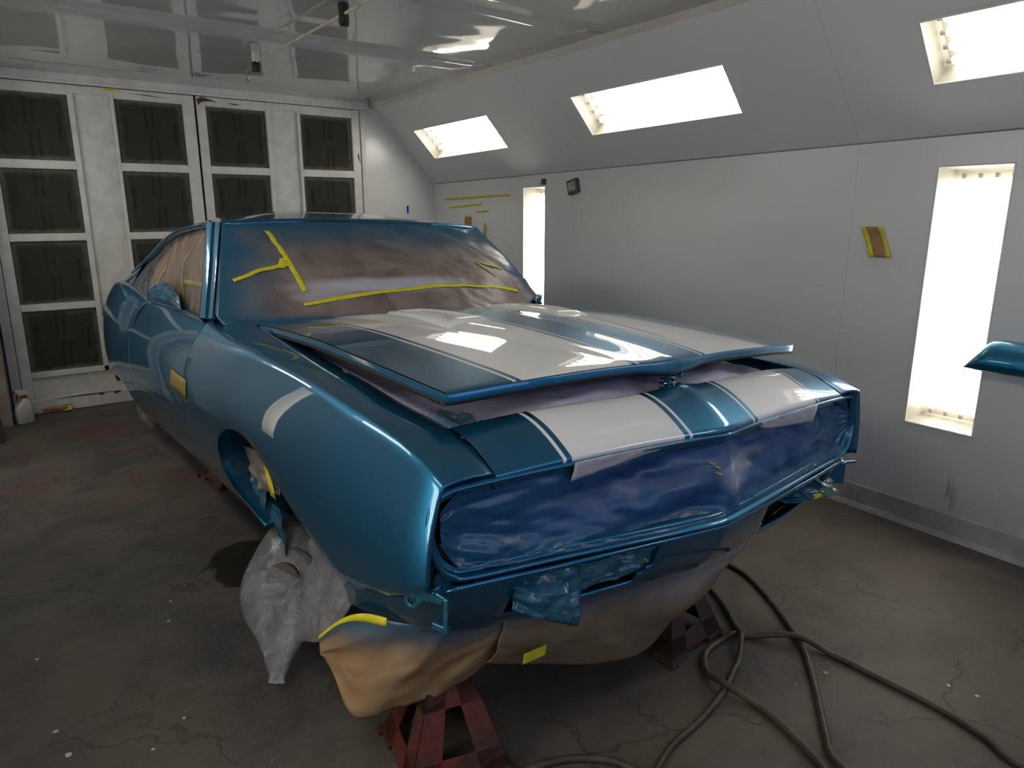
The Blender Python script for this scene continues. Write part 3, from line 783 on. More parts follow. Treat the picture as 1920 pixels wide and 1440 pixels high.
# masking paper stretched over the grille
GM = empty('grille_masking_paper', (1.53, 0, 0), (0, .028, 0))
tag(GM, 'blue-dusted masking paper stretched across the wide grille opening', 'masking paper')
top = [p for p in hp if True]
def edge_pts():
    # resample opening outline into bottom(u) and top(u)
    T = [(q.x, q.y, q.z) for q in hp]
    return T
def g_top(u):
    x = abs(u)*.835; return Vector((u*.835, hdr_f(x)+.012, ip([(0, .880), (.55, .878), (.74, .868), (.80, .855), (.835, .82)], x)))
def g_bot(u):
    x = abs(u)*.835; return Vector((u*.835, ip([(0, 1.095), (.3, 1.132), (.765, 1.20), (.835, 1.212)], x), ip([(0, .655), (.55, .668), (.74, .678), (.80, .695), (.835, .75)], x)))
P = []
for u in lin(-1, 1, 121):
    col = []
    for v in lin(0, 1, 41):
        q = g_bot(u).lerp(g_top(u), v); e = min(1., min(v, 1-v)*7)*min(1., (1-abs(u))*14)
        d = .026*e**.5
        # large soft folds fanning towards the centre and crumples along the edges
        d += e*(.016*math.sin(9*(v-.55*u)+2.2*nz(u*1.3, v*1.3, 5))*math.exp(-((u+.25)/.45)**2) + .020*nz(u*2.2-1.2*v, v*2.0+u, 2) + .011*ridged(u*2.0+.8*v, v*.9-.6*u, 3, 1.6, 2))
        d -= .034*math.exp(-((u-.05)/.05)**2)*e*(1-v)
        d += (1-e)*.010*nz(u*22, v*14, 8)+.004*nz(u*14, v*9, 1)
        col.append((q.x, q.y+max(.004, d), q.z))
    P.append(col)
gridobj('paper', P, GRILLEMASK, GM, thick=.0015)
# yellowish tape marks near the centre fold
for (u, v, l) in ((-.005, .66, .022), (.0, .60, .02), (.004, .54, .024)):
    i = int((u+1)*60); j = int(v*40); q = Vector(P[i][j])
    m = MB(); m.box((-l, -.004, -.0018), (l*.2, -.002, .0018), Matrix.Translation(q) @ Matrix.Rotation(.4, 4, 'Y')); m.make('tape_mark', TAPE, GM)
# paper flaps below the stripes at the nose edge
for sx, tall in ((-1, .046), (1, .052)):
    r = empty('stripe_paper_flap', (1.53, 0, 0), (0, .028, 0))
    tag(r, 'white-dusted paper flap hanging under the near nose stripe' if sx < 0 else 'white-dusted paper flap hanging under the far nose stripe', 'masking paper', 'paper flaps under the nose stripes')
    P = []
    for k, x in enumerate(lin(.512, .165, 24)):
        t = k/23; h = tall*(1-t)**.85+.004
        if sx > 0: h = tall*(1-t)**.35+.004
        col = []
        for v in lin(0, 1, 8): col.append((sx*x, hdr_f(x)-.007+.010*v*v+.003*nz(x*30, v*3, sx), hdr_zf(x)-.010-h*v))
        P.append(col)
    gridobj('paper', P if sx < 0 else P[::-1], FLAPW, r, thick=.001)

# valance below the grille, with the parking-lamp openings
def val_top(x): a = abs(x); return (x, ip([(0, 1.100), (.3, 1.136), (.765, 1.204), (.80, 1.212), (.86, 1.42), (.878, 1.62)], a), ip([(0, .640), (.54, .648), (.765, .650), (.80, .648), (.86, .555), (.878, .497)], a))
def val_bot(x): a = abs(x); return (x*.985, ip([(0, 1.20), (.3, 1.225), (.6, 1.275), (.76, 1.33), (.84, 1.45), (.878, 1.62)], a), ip([(0, .468), (.5, .468), (.76, .466), (.84, .450), (.878, .440)], a))
xs = [-.878+.03*i/5 for i in range(6)]+[-.846+.046*i/5 for i in range(6)]+lin(-.795, .795, 86)+[.80+.046*i/5 for i in range(6)]+[.848+.03*i/5 for i in range(6)]
def lamp_open(x, v): a = abs(x); return (.225 < a < .66 and .08 < v < .72 and (v-.08) < (a-.19)*7)
NV = 19
V = []; F = []; idx = {}
for i, x in enumerate(xs):
    a, b = Vector(val_top(x)), Vector(val_bot(x))
    for j, v in enumerate(lin(0, 1, NV)):
        q = a.lerp(b, v); q.y -= .016*math.sin(math.pi*v)*(1 if abs(x) < .8 else .4)
        idx[i, j] = len(V); V.append(tuple(q))
    q = Vector(V[-1]); V.append((q.x*.99, q.y+.02, q.z+.004)); idx[i, NV] = len(V)-1
for i in range(len(xs)-1):
    for j in range(NV):
        xm_ = (xs[i]+xs[i+1])/2; vm = (j+.5)/(NV-1)
        if j < NV-1 and lamp_open(xm_, vm): continue
        F.append((idx[i, j], idx[i+1, j], idx[i+1, j+1], idx[i, j+1]))
o = obj('valance', V, F, PAINT, CAR); s_ = o.modifiers.new('thickness', 'SOLIDIFY'); s_.thickness = .012; s_.offset = -1
# dark box behind the lamp openings
for sx in (-1, 1):
    P = []
    for x in lin(.17, .72, 12):
        a, b = Vector(val_top(sx*x)), Vector(val_bot(sx*x)); e = min(1., (x-.17)*12, (.72-x)*12)
        P.append([tuple(a.lerp(b, v)+Vector((0, .012+.060*e*math.sin(math.pi*v)**.6, 0))) for v in lin(.06, .97, 9)])
    gridobj('lamp_pocket', P, DARK, CAR)
# bumper bracket at the near front corner: ear with bolt hole, flat arm, hanging strap
m = MB()
def flat(m, poly, d): m.prism(poly, d)
bc = Vector((-.868, 1.294, .592))
n = 20; ro, ri = .020, .009; th = Vector((.006, .004, 0))
ex, ez = Vector((.35, -.94, 0)).normalized(), Vector((0, 0, 1))
ring_o = [bc+(ex*math.cos(2*math.pi*k/n)+ez*math.sin(2*math.pi*k/n))*ro for k in range(n)]
ring_i = [bc+(ex*math.cos(2*math.pi*k/n)+ez*math.sin(2*math.pi*k/n))*ri for k in range(n)]
v = ring_o+ring_i+[q+th for q in ring_o]+[q+th for q in ring_i]; f = []
for k in range(n):
    j = (k+1) % n; f += [(k, j, n+j, n+k), (2*n+k, 3*n+k, 3*n+j, 2*n+j), (k, 2*n+k, 2*n+j, j), (n+k, n+j, 3*n+j, 3*n+k)]
m.add(v, f)
def P2(a, b): return bc+ex*a*.72+ez*b*.72
m.prism([P2(.008, .022), P2(-.03, .046), P2(.10, .060), P2(.135, .052), P2(.12, .026), P2(.05, .018), P2(.02, -.016)], th)
m.prism([P2(.128, .05), P2(.145, .05), P2(.145, -.055), P2(.128, -.055)], th)
m.prism([P2(.085, -.045), P2(.145, -.045), P2(.145, -.068), P2(.085, -.068)], th*2.2)
m.make('bumper_bracket', CYAN, CAR, bevel=.002)
m = MB(); m.hexa([(.80, 1.27, .535), (.875, 1.225, .535), (.885, 1.24, .535), (.81, 1.285, .535), (.80, 1.27, .60), (.875, 1.225, .615), (.885, 1.24, .615), (.81, 1.285, .60)])
m.hexa([(.84, 1.24, .608), (.925, 1.215, .606), (.93, 1.225, .606), (.845, 1.25, .608), (.84, 1.24, .618), (.925, 1.215, .616), (.93, 1.225, .616), (.845, 1.25, .618)])
m.make('bumper_bracket', PAINT, CAR, bevel=.002)
# hood latch: spring on a pin with a catch lever
lt = empty('hood_latch'); lt.parent = CAR; lt.location = (-.012, 1.328, .972)
m = MB(); m.tube([(0, 0, -.02), (0, 0, .085)], .007, 10); m.make('latch_pin', DULLBLUE, lt, True)
m = MB(); m.tube([(.020*math.cos(t), .020*math.sin(t), .07*t/(2*math.pi*5)) for t in lin(0, 2*math.pi*5, 90)], .0028, 6); m.make('latch_spring', PAINT, lt, True)
m = MB(); m.box((-.10, -.02, -.035), (.10, .09, -.02)); m.make('latch_plate', DULLBLUE, lt, bevel=.003)
m = MB(); m.prism([(.02, 0, .085), (.11, 0, .085), (.105, 0, .055), (.085, 0, .035), (.06, 0, .028), (.06, 0, .036), (.08, 0, .05), (.03, 0, .066)], (0, .008, 0)); m.make('catch_lever', PAINT, lt, bevel=.0015)

def crumple(name, A, B, Cc, D, n, amp, seed, mat, parent, bulge=(0, 0, 0), sc=1.6):
    A, B, Cc, D = map(Vector, (A, B, Cc, D)); P = []
    for u in lin(0, 1, n):
        col = []
        for v in lin(0, 1, n):
            q = A.lerp(B, u).lerp(D.lerp(Cc, u), v)
            b = math.sin(math.pi*u)*math.sin(math.pi*v)
            N = (B-A).cross(D-A).normalized()
            q = q+N*amp*ridged(u*sc, v*sc, seed, 1.3, 3)+Vector(bulge)*b
            q = q+(B-A).normalized()*amp*.5*nz(u*4, v*4, seed+3)
            col.append(tuple(q))
        P.append(col)
    return gridobj(name, P, mat, parent, thick=.0008, sharp=28)
# ------------------------------------------------------------------ masking on the car
def car_thing(name, label, cat, group=None):
    r = empty(name, (1.53, 0, 0), (0, .028, 0)); tag(r, label, cat, group); return r
# windshield
WSM = car_thing('windshield_masking_sheet', 'brown masking sheet over the windshield with blue overspray edges and yellow tape', 'masking sheet')
def ws(u, v):
    """u -1..1 across, v 0 (base) .. 1 (top); v<0 runs forward over the cowl"""
    bx = .827*u; by = 2.72+.25*u*u; bz = 1.050+.010*(1-u*u)-.002
    tx_ = .674*u; ty = 3.262+.09*u*u; tz = 1.424-.017*abs(u)**2.6
    if v >= 0:
        x, y, z = bx+(tx_-bx)*v, by+(ty-by)*v, bz+(tz-bz)*v
        b = .022*math.sin(math.pi*v); return Vector((x, y-b*.7, z+b*.6))
    return Vector((bx*(1+.06*v), by+.30*v*(.3+.7*abs(u)), bz+v*.16))
def ws_d(u, v):
    q = ws(u, v); e = min(1, (1-abs(u))*10)*min(1, (1-v)*8)
    d = e*(.011*ridged(u*1.3+.9*v, v*.5-u*.45, 1, 2.6, 3)+.006*nz(u*3, v*2.4, 4)) + (.012*nz(u*9, v*7, 2) if u > .82 and v < .25 else 0)
    return q+Vector((0, -.7, .7))*(d+.004)
P = [[ws_d(u, v) for v in lin(-.22, 1, 50)] for u in lin(-1, 1, 110)]
gridobj('sheet', P, WSMASK, WSM, thick=.001)
def strip(name, pts, wd, fn, mat, parent, lift=.003, n=16):
    """tape following a surface fn(u,v); pts in (u,v), wd in metres"""
    sp = spline([(p[0], p[1], 0) for p in pts], max(2, n//max(1, len(pts)-1))); A = []
    for i, p in enumerate(sp):
        a, b = sp[max(0, i-1)], sp[min(len(sp)-1, i+1)]
        T = (fn(b.x, b.y)-fn(a.x, a.y)).normalized(); q = fn(p.x, p.y)
        N = (fn(p.x+.01, p.y)-q).cross(fn(p.x, p.y+.01)-q).normalized()
        Bv = N.cross(T).normalized(); A.append([tuple(q+Bv*(wd*s)+N*lift) for s in (-.5, 0, .5)])
    return gridobj(name, A, mat, parent, thick=.0006, off=0)
for pts, wd in (([(-.74, .86), (-.66, .50), (-.60, .20)], .022), ([(-.93, .30), (-.80, .40), (-.66, .46)], .020), ([(-.70, .42), (-.68, .52)], .03),
                ([(-.62, .07), (-.35, .14), (.0, .19), (.25, .20), (.55, .17), (.80, .10)], .020), ([(.62, .47), (.70, .42), (.80, .36)], .012), ([(.60, .46), (.64, .38), (.68, .28)], .012)):
    strip('tape_strip', pts, wd, ws_d, TAPE, WSM, .004)

crumple('crumpled_corner', (.735, 2.90, 1.055), (.845, 2.99, 1.065), (.835, 2.96, 1.025), (.745, 2.84, 1.02), 16, .020, 12, FOIL, WSM, (0, -.02, .025))
# side windows: clear film with brown paper and tape behind
for sx, lab in ((-1, 'clear plastic film over the near side window with brown paper and tape'), (1, 'plastic film over the far side window')):
    r = car_thing('side_window_film', lab, 'plastic film', 'films over the side windows')
    def sw(u, v, sx=sx):
        # u: 0 front .. 1 rear along, v: 0 belt .. 1 drip rail
        yb = 3.20+(4.98-3.20)*u; bx, bz = ip(XTD, yb)-.02, ip(ZTD, yb)-.005
        yt = 3.52+(5.06-3.52)*u; tx_, tz = ip(RX, yt)-.004, ip(RE, yt)-.01
        return Vector((sx*(bx+(tx_-bx)*v+.012*math.sin(math.pi*v)), yb+(yt-yb)*v, bz+(tz-bz)*v))
    def swd(u, v, sx=sx): return sw(u, v)+Vector((-sx*.010*(1+ridged(u*1.5, v*.8, 2, 2.0, 2)), 0, 0))
    P = [[swd(u, v) for v in lin(0, 1, 24)] for u in lin(0, 1, 40)]
    gridobj('film', P if sx < 0 else P[::-1], FILMW, r, thick=.0006)
    def swi(u, v, sx=sx): return sw(u, v)+Vector((-sx*(.040+.02*nz(u*5, v*4, 3)), 0, 0))
    P = [[swi(u, v*(1-.25*max(0, u-.5))) for v in lin(.0, .96, 14)] for u in lin(.02, .80, 20)]
    gridobj('paper', P if sx < 0 else P[::-1], KRAFTP, r, thick=.0008)
    if sx < 0:
        strip('tape_strip', [(.36, .05), (.36, .45), (.33, .72)], .03, swi, TAPE, r, -.008); strip('tape_strip', [(.08, .32), (.22, .33), (.34, .32)], .025, swi, TAPE, r, -.008)
        strip('tape_strip', [(.75, .12), (.68, .40), (.62, .62)], .025, swi, TAPE, r, -.008)
        P = []
        for u in lin(0, 1, 18):
            P.append([sw(.20+.46*u, .02+.30*v*(math.sin(math.pi*u)**.5)+.002)+Vector((-.028-.030*math.sin(math.pi*v)*math.sin(math.pi*u)+.016*ridged(u*2, v*2, 7, 1.7, 2), 0, 0)) for v in lin(0, 1, 14)])
        gridobj('crumpled_film', P, FOIL, r, thick=.0008)
# interior liner so the cabin is dark behind the film
P = [[(x, y, .62) for x in lin(-.74, .74, 3)] for y in lin(2.95, 5.3, 3)]
gridobj('cabin_floor', P, DARK, CAR, thick=.01)
m = MB(); m.box((-.70, 3.05, .60), (.70, 3.25, .99)); m.make('dashboard', DARK, CAR, bevel=.03)

# engine bay paper
BAY = car_thing('engine_bay_masking_paper', 'lilac-dusted masking paper covering the engine bay below the raised hood', 'masking paper')
P = []
for x in lin(-.70, .70, 80):
    col = []
    for v in lin(0, 1, 50):
        y0 = hdr_r(x)+.006+.075*math.exp(-(x/.10)**2); y = y0+(2.70-y0)*v**1.4
        z = ip([(0, hdr_zr(x)-.035), (.03, hdr_zr(x)-.012), (.09, .992), (.2, 1.004), (.6, 1.0), (1, .985)], v)
        z = min(z, inner_z(y)-.025+.075*(1-(abs(x)/.7)**2))
        z += .016*ridged(x*1.6, y*1.6, 4, 1.7, 3)*min(1, v*10)*min(1, (1-abs(x)/.7)*5)-.010
        col.append((x, y, z))
    P.append(col)
gridobj('paper', P[::-1], BAYMASK, BAY, thick=.001)
P = []
for u in lin(0, 1, 24):
    P.append([(-.705+.20*u, 1.40+.16*v-.02*u, .928+.020*ridged(u*2, v*2, 1, 1.5, 2)+.012*math.sin(math.pi*u)) for v in lin(0, 1, 16)])
gridobj('crumpled_corner', P[::-1], simple('pale_blue_dusted_paper', (.16, .30, .40), .4, var=.35, vscale=14), BAY, thick=.001)

# crumpled wraps in the parking-lamp openings
FO = car_thing('lamp_opening_wrap', 'crumpled blue wrap bulging from the near parking-lamp opening', 'masking wrap', 'wraps in the parking-lamp openings')
crumple('wrap', (-.665, 1.205, .625), (-.47, 1.165, .635), (-.49, 1.135, .475), (-.655, 1.18, .545), 18, .018, 3, FOIL, FO, (0, -.03, -.01))
crumple('wrap', (-.52, 1.172, .640), (-.205, 1.127, .632), (-.200, 1.165, .545), (-.48, 1.205, .515), 24, .022, 9, FOIL, FO, (0, .01, 0))
FO2 = car_thing('lamp_opening_wrap', 'torn glossy wrap with yellow tape in the far parking-lamp opening', 'masking wrap', 'wraps in the parking-lamp openings')
crumple('wrap', (.40, 1.20, .60), (.66, 1.225, .615), (.72, 1.19, .53), (.44, 1.20, .565), 20, .024, 21, FOIL, FO2, (0, -.03, 0))
crumple('clear_wrap', (.60, 1.20, .625), (.74, 1.23, .60), (.77, 1.19, .525), (.66, 1.18, .545), 14, .02, 31, make_film('tinted_film', (.20, .34, .30), .7), FO2, (0, -.02, 0))
crumple('tape_scrap', (.60, 1.19, .565), (.66, 1.185, .56), (.67, 1.182, .545), (.61, 1.185, .545), 5, .004, 41, TAPE, FO2)

# hanging kraft paper below the nose
KP = car_thing('kraft_paper_skirt', 'tan kraft paper hanging below the near front corner with a yellow tape edge', 'masking paper')
topc = [(-.925, 1.72, .300), (-.905, 1.60, .405), (-.885, 1.50, .462), (-.845, 1.40, .478), (-.79, 1.345, .478), (-.70, 1.315, .470), (-.56, 1.29, .468)]
botc = [(-.930, 1.69, .262), (-.925, 1.62, .245), (-.906, 1.535, .160), (-.828, 1.478, .184), (-.745, 1.435, .205), (-.665, 1.405, .235), (-.585, 1.375, .290)]
tp, bt = spline(topc, 9), spline(botc, 9)
def kp(i, v):
    u = i/(len(tp)-1); q = tp[i].lerp(bt[i], v); b = math.sin(math.pi*v*.9)
    d = .012*b+.017*ridged(u*1.5+v*.9, v*.8-u*.6, 6, 1.5, 2)*min(1, v*4)
    return q+Vector((-.45, -.85, .05))*d
P = [[kp(i, v) for v in lin(1, 0, 30)] for i in range(len(tp))]
gridobj('paper', P[::-1], KRAFT, KP, thick=.0008)
A = []
for i in range(0, 25):
    q, r_ = kp(i, .0), kp(i, .055); n_ = Vector((-.5, -.85, .1))*.003
    A.append([tuple(q+n_+Vector((0, 0, .006))), tuple(q.lerp(r_, .6)+n_), tuple(q.lerp(r_, 1.1)+n_)])
gridobj('tape_strip', A[::-1], TAPE, KP, thick=.0006)
KP2 = car_thing('kraft_paper_skirt', 'long grey-brown paper sheet hanging below the middle of the front valance', 'masking paper')
topc = [(-.60, 1.300, .462), (-.45, 1.272, .462), (-.28, 1.245, .462), (-.08, 1.225, .462), (.10, 1.225, .462), (.28, 1.24, .462), (.46, 1.265, .463), (.56, 1.29, .465)]
botc = [(-.63, 1.335, .325), (-.48, 1.325, .262), (-.28, 1.315, .188), (-.08, 1.310, .160), (.090, 1.315, .198), (.26, 1.32, .290), (.44, 1.325, .425), (.56, 1.33, .455)]
tp, bt = spline(topc, 9), spline(botc, 9)
def kp2(i, v):
    u = i/(len(tp)-1); q = tp[i].lerp(bt[i], v)
    d = .020*math.sin(math.pi*v)+.020*ridged(u*2.0-v*.7, v*.6, 16, 1.3, 3)*min(1, v*4)
    return q+Vector((0, -1, .05))*d
P = [[kp2(i, v) for v in lin(1, 0, 26)] for i in range(len(tp))]
gridobj('paper', P[::-1], KRAFTD, KP2, thick=.0008)
m = MB(); m.box((-.042, 0, -.014), (.042, .002, .014), Matrix.Translation(Vector((-.525, 1.262, .345))) @ Matrix.Rotation(.12, 4, 'Y') @ Matrix.Rotation(.15, 4, 'Z')); m.make('tape_strip', TAPE, KP2)

# brake rotor and its bag (front, near side), masked parts inside the wheel well
m = MB(); Mr = Matrix.Translation(Vector((-.822, 2.245, .205))) @ Vector((.72, .60, -.30)).to_track_quat('Z', 'Y').to_matrix().to_4x4()
m.lathe([(.03, -.06), (.07, -.055), (.075, -.012), (.118, -.011), (.118, .011), (.05, .012), (.03, .04)], 32, Mr); m.make('brake_rotor', simple('dusty_iron', (.10, .085, .075), .6, .5, var=.3, vscale=20), CAR, True)
m = MB(); m.tube([(-.74, 2.26, .26), (-.62, 2.22, .36), (-.45, 2.15, .42)], .03, 10); m.make('control_arm', DARK, CAR, True)
BAG = car_thing('plastic_bag', 'crumpled clear plastic bag tied over the front brake rotor', 'bag')
cen = [(0, (-.765, 2.375, .375)), (.12, (-.775, 2.34, .335)), (.3, (-.80, 2.285, .265)), (.5, (-.845, 2.205, .185)), (.65, (-.885, 2.14, .125)), (.8, (-.925, 2.07, .070)), (.92, (-.950, 2.02, .030)), (1.0, (-.962, 1.995, .012))]
rad = [(0, (.006, .006)), (.05, (.055, .03)), (.15, (.098, .06)), (.3, (.140, .085)), (.48, (.158, .085)), (.62, (.130, .065)), (.75, (.072, .045)), (.88, (.036, .028)), (.96, (.024, .012)), (1.0, (.026, .004))]
P = []
ax, ay = Vector((.80, -.60, 0)), Vector((.60, .80, 0)).normalized()
NS = 64
for k in range(NS):
    th_ = 2*math.pi*k/NS; col = []
    for t in lin(0, 1, 60):
        c_ = Vector(ipv(cen, t)); ra, rb = ipv(rad, t)
        ww = 1+.05*ridged(math.cos(th_)*1.3, t*1.2, math.sin(th_)*1.3, 1.2, 3)*min(1, t*6)
        q = c_+ax*math.cos(th_)*ra*ww+ay*math.sin(th_)*rb*ww
        q.z = max(.004, q.z); col.append(tuple(q))
    P.append(col)
gridobj('film', P, FILM, BAG, wrapu=True)
# film sheet linking bag and kraft paper
crumple('film_sheet', (-.78, 2.10, .44), (-.83, 1.62, .49), (-.905, 1.66, .31), (-.90, 2.02, .12), 22, .018, 51, FILM, BAG, (-.02, 0, 0), 1.8)
WM = car_thing('wheel_well_wrap', 'crumpled tan paper with yellow tape inside the front wheel opening', 'masking paper')
crumple('paper', (-.85, 2.62, .60), (-.85, 2.30, .655), (-.85, 2.22, .535), (-.84, 2.47, .475), 20, .011, 61, simple('tan_wrap', (.30, .25, .20), .42, var=.3, vscale=9), WM, (-.01, 0, 0))
crumple('dark_wrap', (-.82, 2.63, .60), (-.80, 2.50, .58), (-.84, 2.42, .40), (-.84, 2.56, .43), 18, .014, 71, FOIL, WM, (-.01, 0, 0))
crumple('tape_strip', (-.868, 2.32, .64), (-.868, 2.28, .64), (-.868, 2.20, .53), (-.868, 2.25, .53), 8, .004, 81, TAPE, WM, (-.006, 0, 0))
crumple('hanging_film', (-.835, 2.36, .46), (-.835, 2.27, .47), (-.825, 2.25, .29), (-.82, 2.35, .28), 12, .012, 91, FOIL, WM)
# rear drum in its bag
m = MB(); m.lathe([(.04, -.05), (.12, -.05), (.12, .05), (.05, .06)], 28, Matrix.Translation(Vector((-.74, 4.95, .25))) @ Matrix.Rotation(math.pi/2, 4, 'Y')); m.make('brake_drum', DARK, CAR, True)
RB = car_thing('plastic_bag', 'cloudy plastic film wrapped round the rear wheel hub', 'bag')
P = []
for k in range(40):
    th_ = 2*math.pi*k/40; col = []
    for t in lin(0.02, .98, 26):
        r_ = math.sin(math.pi*t)**.5; ww = 1+.10*ridged(math.cos(th_), t*2, math.sin(th_), 1.5, 3)
        col.append((-.75-.085*math.cos(th_)*r_*ww, 4.97+.18*math.sin(th_)*r_*ww, .245+.15*-math.cos(math.pi*t)*ww))
    P.append(col)
gridobj('film', P, make_film('cloudy_film', (.22, .21, .20), .6, .4), RB, wrapu=True)

# yellow square across the door gap: reflection of taped paper, built as a patch
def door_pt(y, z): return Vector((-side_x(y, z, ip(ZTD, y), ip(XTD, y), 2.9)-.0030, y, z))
tp_ = car_thing('reflection_patch', 'small yellow square low across the door gap, a painted-on reflection of taped paper', 'tape')
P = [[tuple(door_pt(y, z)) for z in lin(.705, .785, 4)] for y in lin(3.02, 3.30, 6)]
gridobj('tape', P, simple('dull_yellow_reflection', (.30, .22, .03), .5, var=.15, vscale=20), tp_, thick=.0008, off=0)  # reflected yellow put into the colour of a thin sheet

# ------------------------------------------------------------------ jack stands
def jack_stand(loc, rz, mat, label, top=.36, ext=.06):
    r = empty('jack_stand', loc, (0, 0, rz)); tag(r, label, 'jack stand', 'jack stands')
    b, t_, h = .150, .046, top-.06
    def cp(sx, sy, k): w_ = b+(t_-b)*k; return Vector((sx*w_, sy*w_, h*k))
    # four folded corner legs
    for sx, sy in ((1, 1), (1, -1), (-1, -1), (-1, 1)):
        m = MB()
        for axis in (0, 1):
            P = []
            wl0, wl1 = .088, .046
            A, B = cp(sx, sy, 0), cp(sx, sy, 1)
            d = Vector((-sx, 0, 0)) if axis == 0 else Vector((0, -sy, 0))
            nrm = Vector((0, -sy, 0)) if axis == 0 else Vector((-sx, 0, 0))
            m.hexa([A, A+d*wl0, A+d*wl0+nrm*.005, A+nrm*.005, B, B+d*wl1, B+d*wl1+nrm*.005, B+nrm*.005])
        m.make('leg', mat, r, bevel=.0015)
        m = MB(); A = cp(sx, sy, 0); m.box((A.x-.022 if sx > 0 else A.x-.012, A.y-.022 if sy > 0 else A.y-.012, 0), (A.x+.012 if sx > 0 else A.x+.022, A.y+.012 if sy > 0 else A.y+.022, .012)); m.make('foot', mat, r, bevel=.002)
    # web plates between the legs, each with a triangular opening left above
    for k in range(4):
        a = [(1, 1), (1, -1), (-1, -1), (-1, 1)]; p, q = a[k], a[(k+1) % 4]
        m = MB(); A0, B0, A1, B1 = cp(*p, .07), cp(*q, .07), cp(*p, .26), cp(*q, .26)
        n_ = -(Vector((p[0]+q[0], p[1]+q[1], 0))).normalized()*.005
        mid0, mid1 = (A1+B1)/2, (A0+B0)/2
        m.hexa([A0, B0, B0+n_, A0+n_, A1, B1, B1+n_, A1+n_]); m.make('web', mat, r, bevel=.0015)
        m = MB(); A0, B0, A1, B1 = cp(*p, .66), cp(*q, .66), cp(*p, 1.), cp(*q, 1.)
        m.hexa([A0, B0, B0+n_, A0+n_, A1, B1, B1+n_, A1+n_]); m.make('collar_plate', mat, r, bevel=.0015)
    m = MB(); m.box((-.016, -.012, h*.45), (.016, .012, h+ext)); m.make('post', RUST, r, bevel=.002)
    m = MB(); m.prism([(-.045, -.02, h+ext), (.045, -.02, h+ext), (.055, -.02, h+ext+.03), (.04, -.02, h+ext+.03), (.03, -.02, h+ext+.014), (-.03, -.02, h+ext+.014), (-.04, -.02, h+ext+.03), (-.055, -.02, h+ext+.03)], (0, .04, 0)); m.make('saddle', RUST, r, bevel=.002)
    return r
jack_stand((.865, 1.472, 0), math.radians(-14), RED, 'worn red jack stand under the near front corner, in front of the tan paper')
jack_stand((1.80, 1.50, 0), math.radians(4), RUST, 'rusty brown jack stand under the far front corner beside the hose')
jack_stand((1.02, 4.02, 0), math.radians(8), RED, 'red jack stand under the rocker, only one foot showing', top=.30, ext=.02)

# ------------------------------------------------------------------ air hose on the floor
hp_ = [(2.30, .10, 0), (2.18, .32, 0), (2.082, .475, 0), (2.125, .594, 0), (2.147, .734, 0), (2.144, .895, 0), (2.142, 1.056, .0), (2.112, 1.175, .022), (2.009, 1.29, .0), (1.96, 1.322, .012), (1.901, 1.332, 0), (1.80, 1.315, 0), (1.722, 1.245, 0), (1.700, 1.165, .020), (1.717, 1.054, 0), (1.699, .952, 0), (1.664, .847, 0), (1.625, .76, 0), (1.60, .66, 0), (1.64, .60, 0), (1.665, .70, 0),
       (1.70, .80, 0), (1.758, .854, 0), (1.93, .989, 0), (2.05, 1.09, 0), (2.12, 1.165, .004), (2.267, 1.364, 0), (2.372, 1.56, 0), (2.387, 1.704, 0), (2.34, 1.82, 0), (2.25, 1.80, 0), (2.18, 1.62, 0), (2.122, 1.496, 0), (2.026, 1.362, 0), (1.96, 1.29, .024), (1.86, 1.225, .0), (1.789, 1.194, .006), (1.673, 1.148, .006), (1.518, 1.115, 0), (1.38, 1.097, 0), (1.262, 1.060, 0), (1.235, 1.085, 0), (1.205, 1.153, 0), (1.133, 1.220, 0), (1.038, 1.262, 0), (.93, 1.275, 0), (.83, 1.250, 0), (.62, 1.16, 0), (.40, 1.10, 0), (.2, .70, 0)]
m = MB(); m.tube([(p.x, p.y, max(.0105, p.z+.0105)) for p in spline(hp_, 8)], .0105, 12)
o = m.make('air_hose', HOSE, None, True); tag(o, 'long brown rubber air hose looping across the concrete floor', 'hose')

# ------------------------------------------------------------------ small things
# spray bottle
SB = empty('spray_bottle', (.125, 6.005, 0), (0, 0, math.radians(20))); tag(SB, 'white plastic spray bottle with red trigger standing by the filter door', 'spray bottle')
WPL = simple('white_plastic', (.62, .60, .57), .4); REDP = simple('red_plastic', (.40, .02, .03), .4)
def loft_box(name, secs, mat, parent, seg=28, ex=4):
    P = []
    for k in range(seg):
        a = 2*math.pi*k/seg; c_, s__ = math.cos(a), math.sin(a)
        r_ = (abs(c_)**ex+abs(s__)**ex)**(-1/ex)
        P.append([(cx_+c_*r_*wx_, s__*r_*wy_, z) for (z, wx_, wy_, cx_) in secs])
    return gridobj(name, P, mat, parent, wrapu=True)
loft_box('bottle_body', [(0.0, .001, .001, 0), (.0, .050, .030, 0), (.01, .056, .034, 0), (.10, .056, .034, 0), (.13, .050, .031, .004), (.155, .032, .024, .012), (.17, .018, .018, .014), (.185, .016, .016, .014), (.185, .001, .001, .014)], WPL, SB, ex=3.2)
m = MB(); m.lathe([(.019, .183), (.019, .203), (.014, .205)], 18, Matrix.Translation((.014, 0, 0))); m.make('collar', REDP, SB, True)
m = MB(); m.hexa([(-.02, -.014, .205), (.035, -.014, .205), (.035, .014, .205), (-.02, .014, .205), (-.045, -.012, .232), (.045, -.012, .222), (.045, .012, .222), (-.045, .012, .232)])
m.hexa([(-.045, -.012, .232), (.045, -.012, .222), (.045, .012, .222), (-.045, .012, .232), (-.035, -.01, .245), (.03, -.01, .24), (.03, .01, .24), (-.035, .01, .245)]); m.make('spray_head', WPL, SB, bevel=.003)
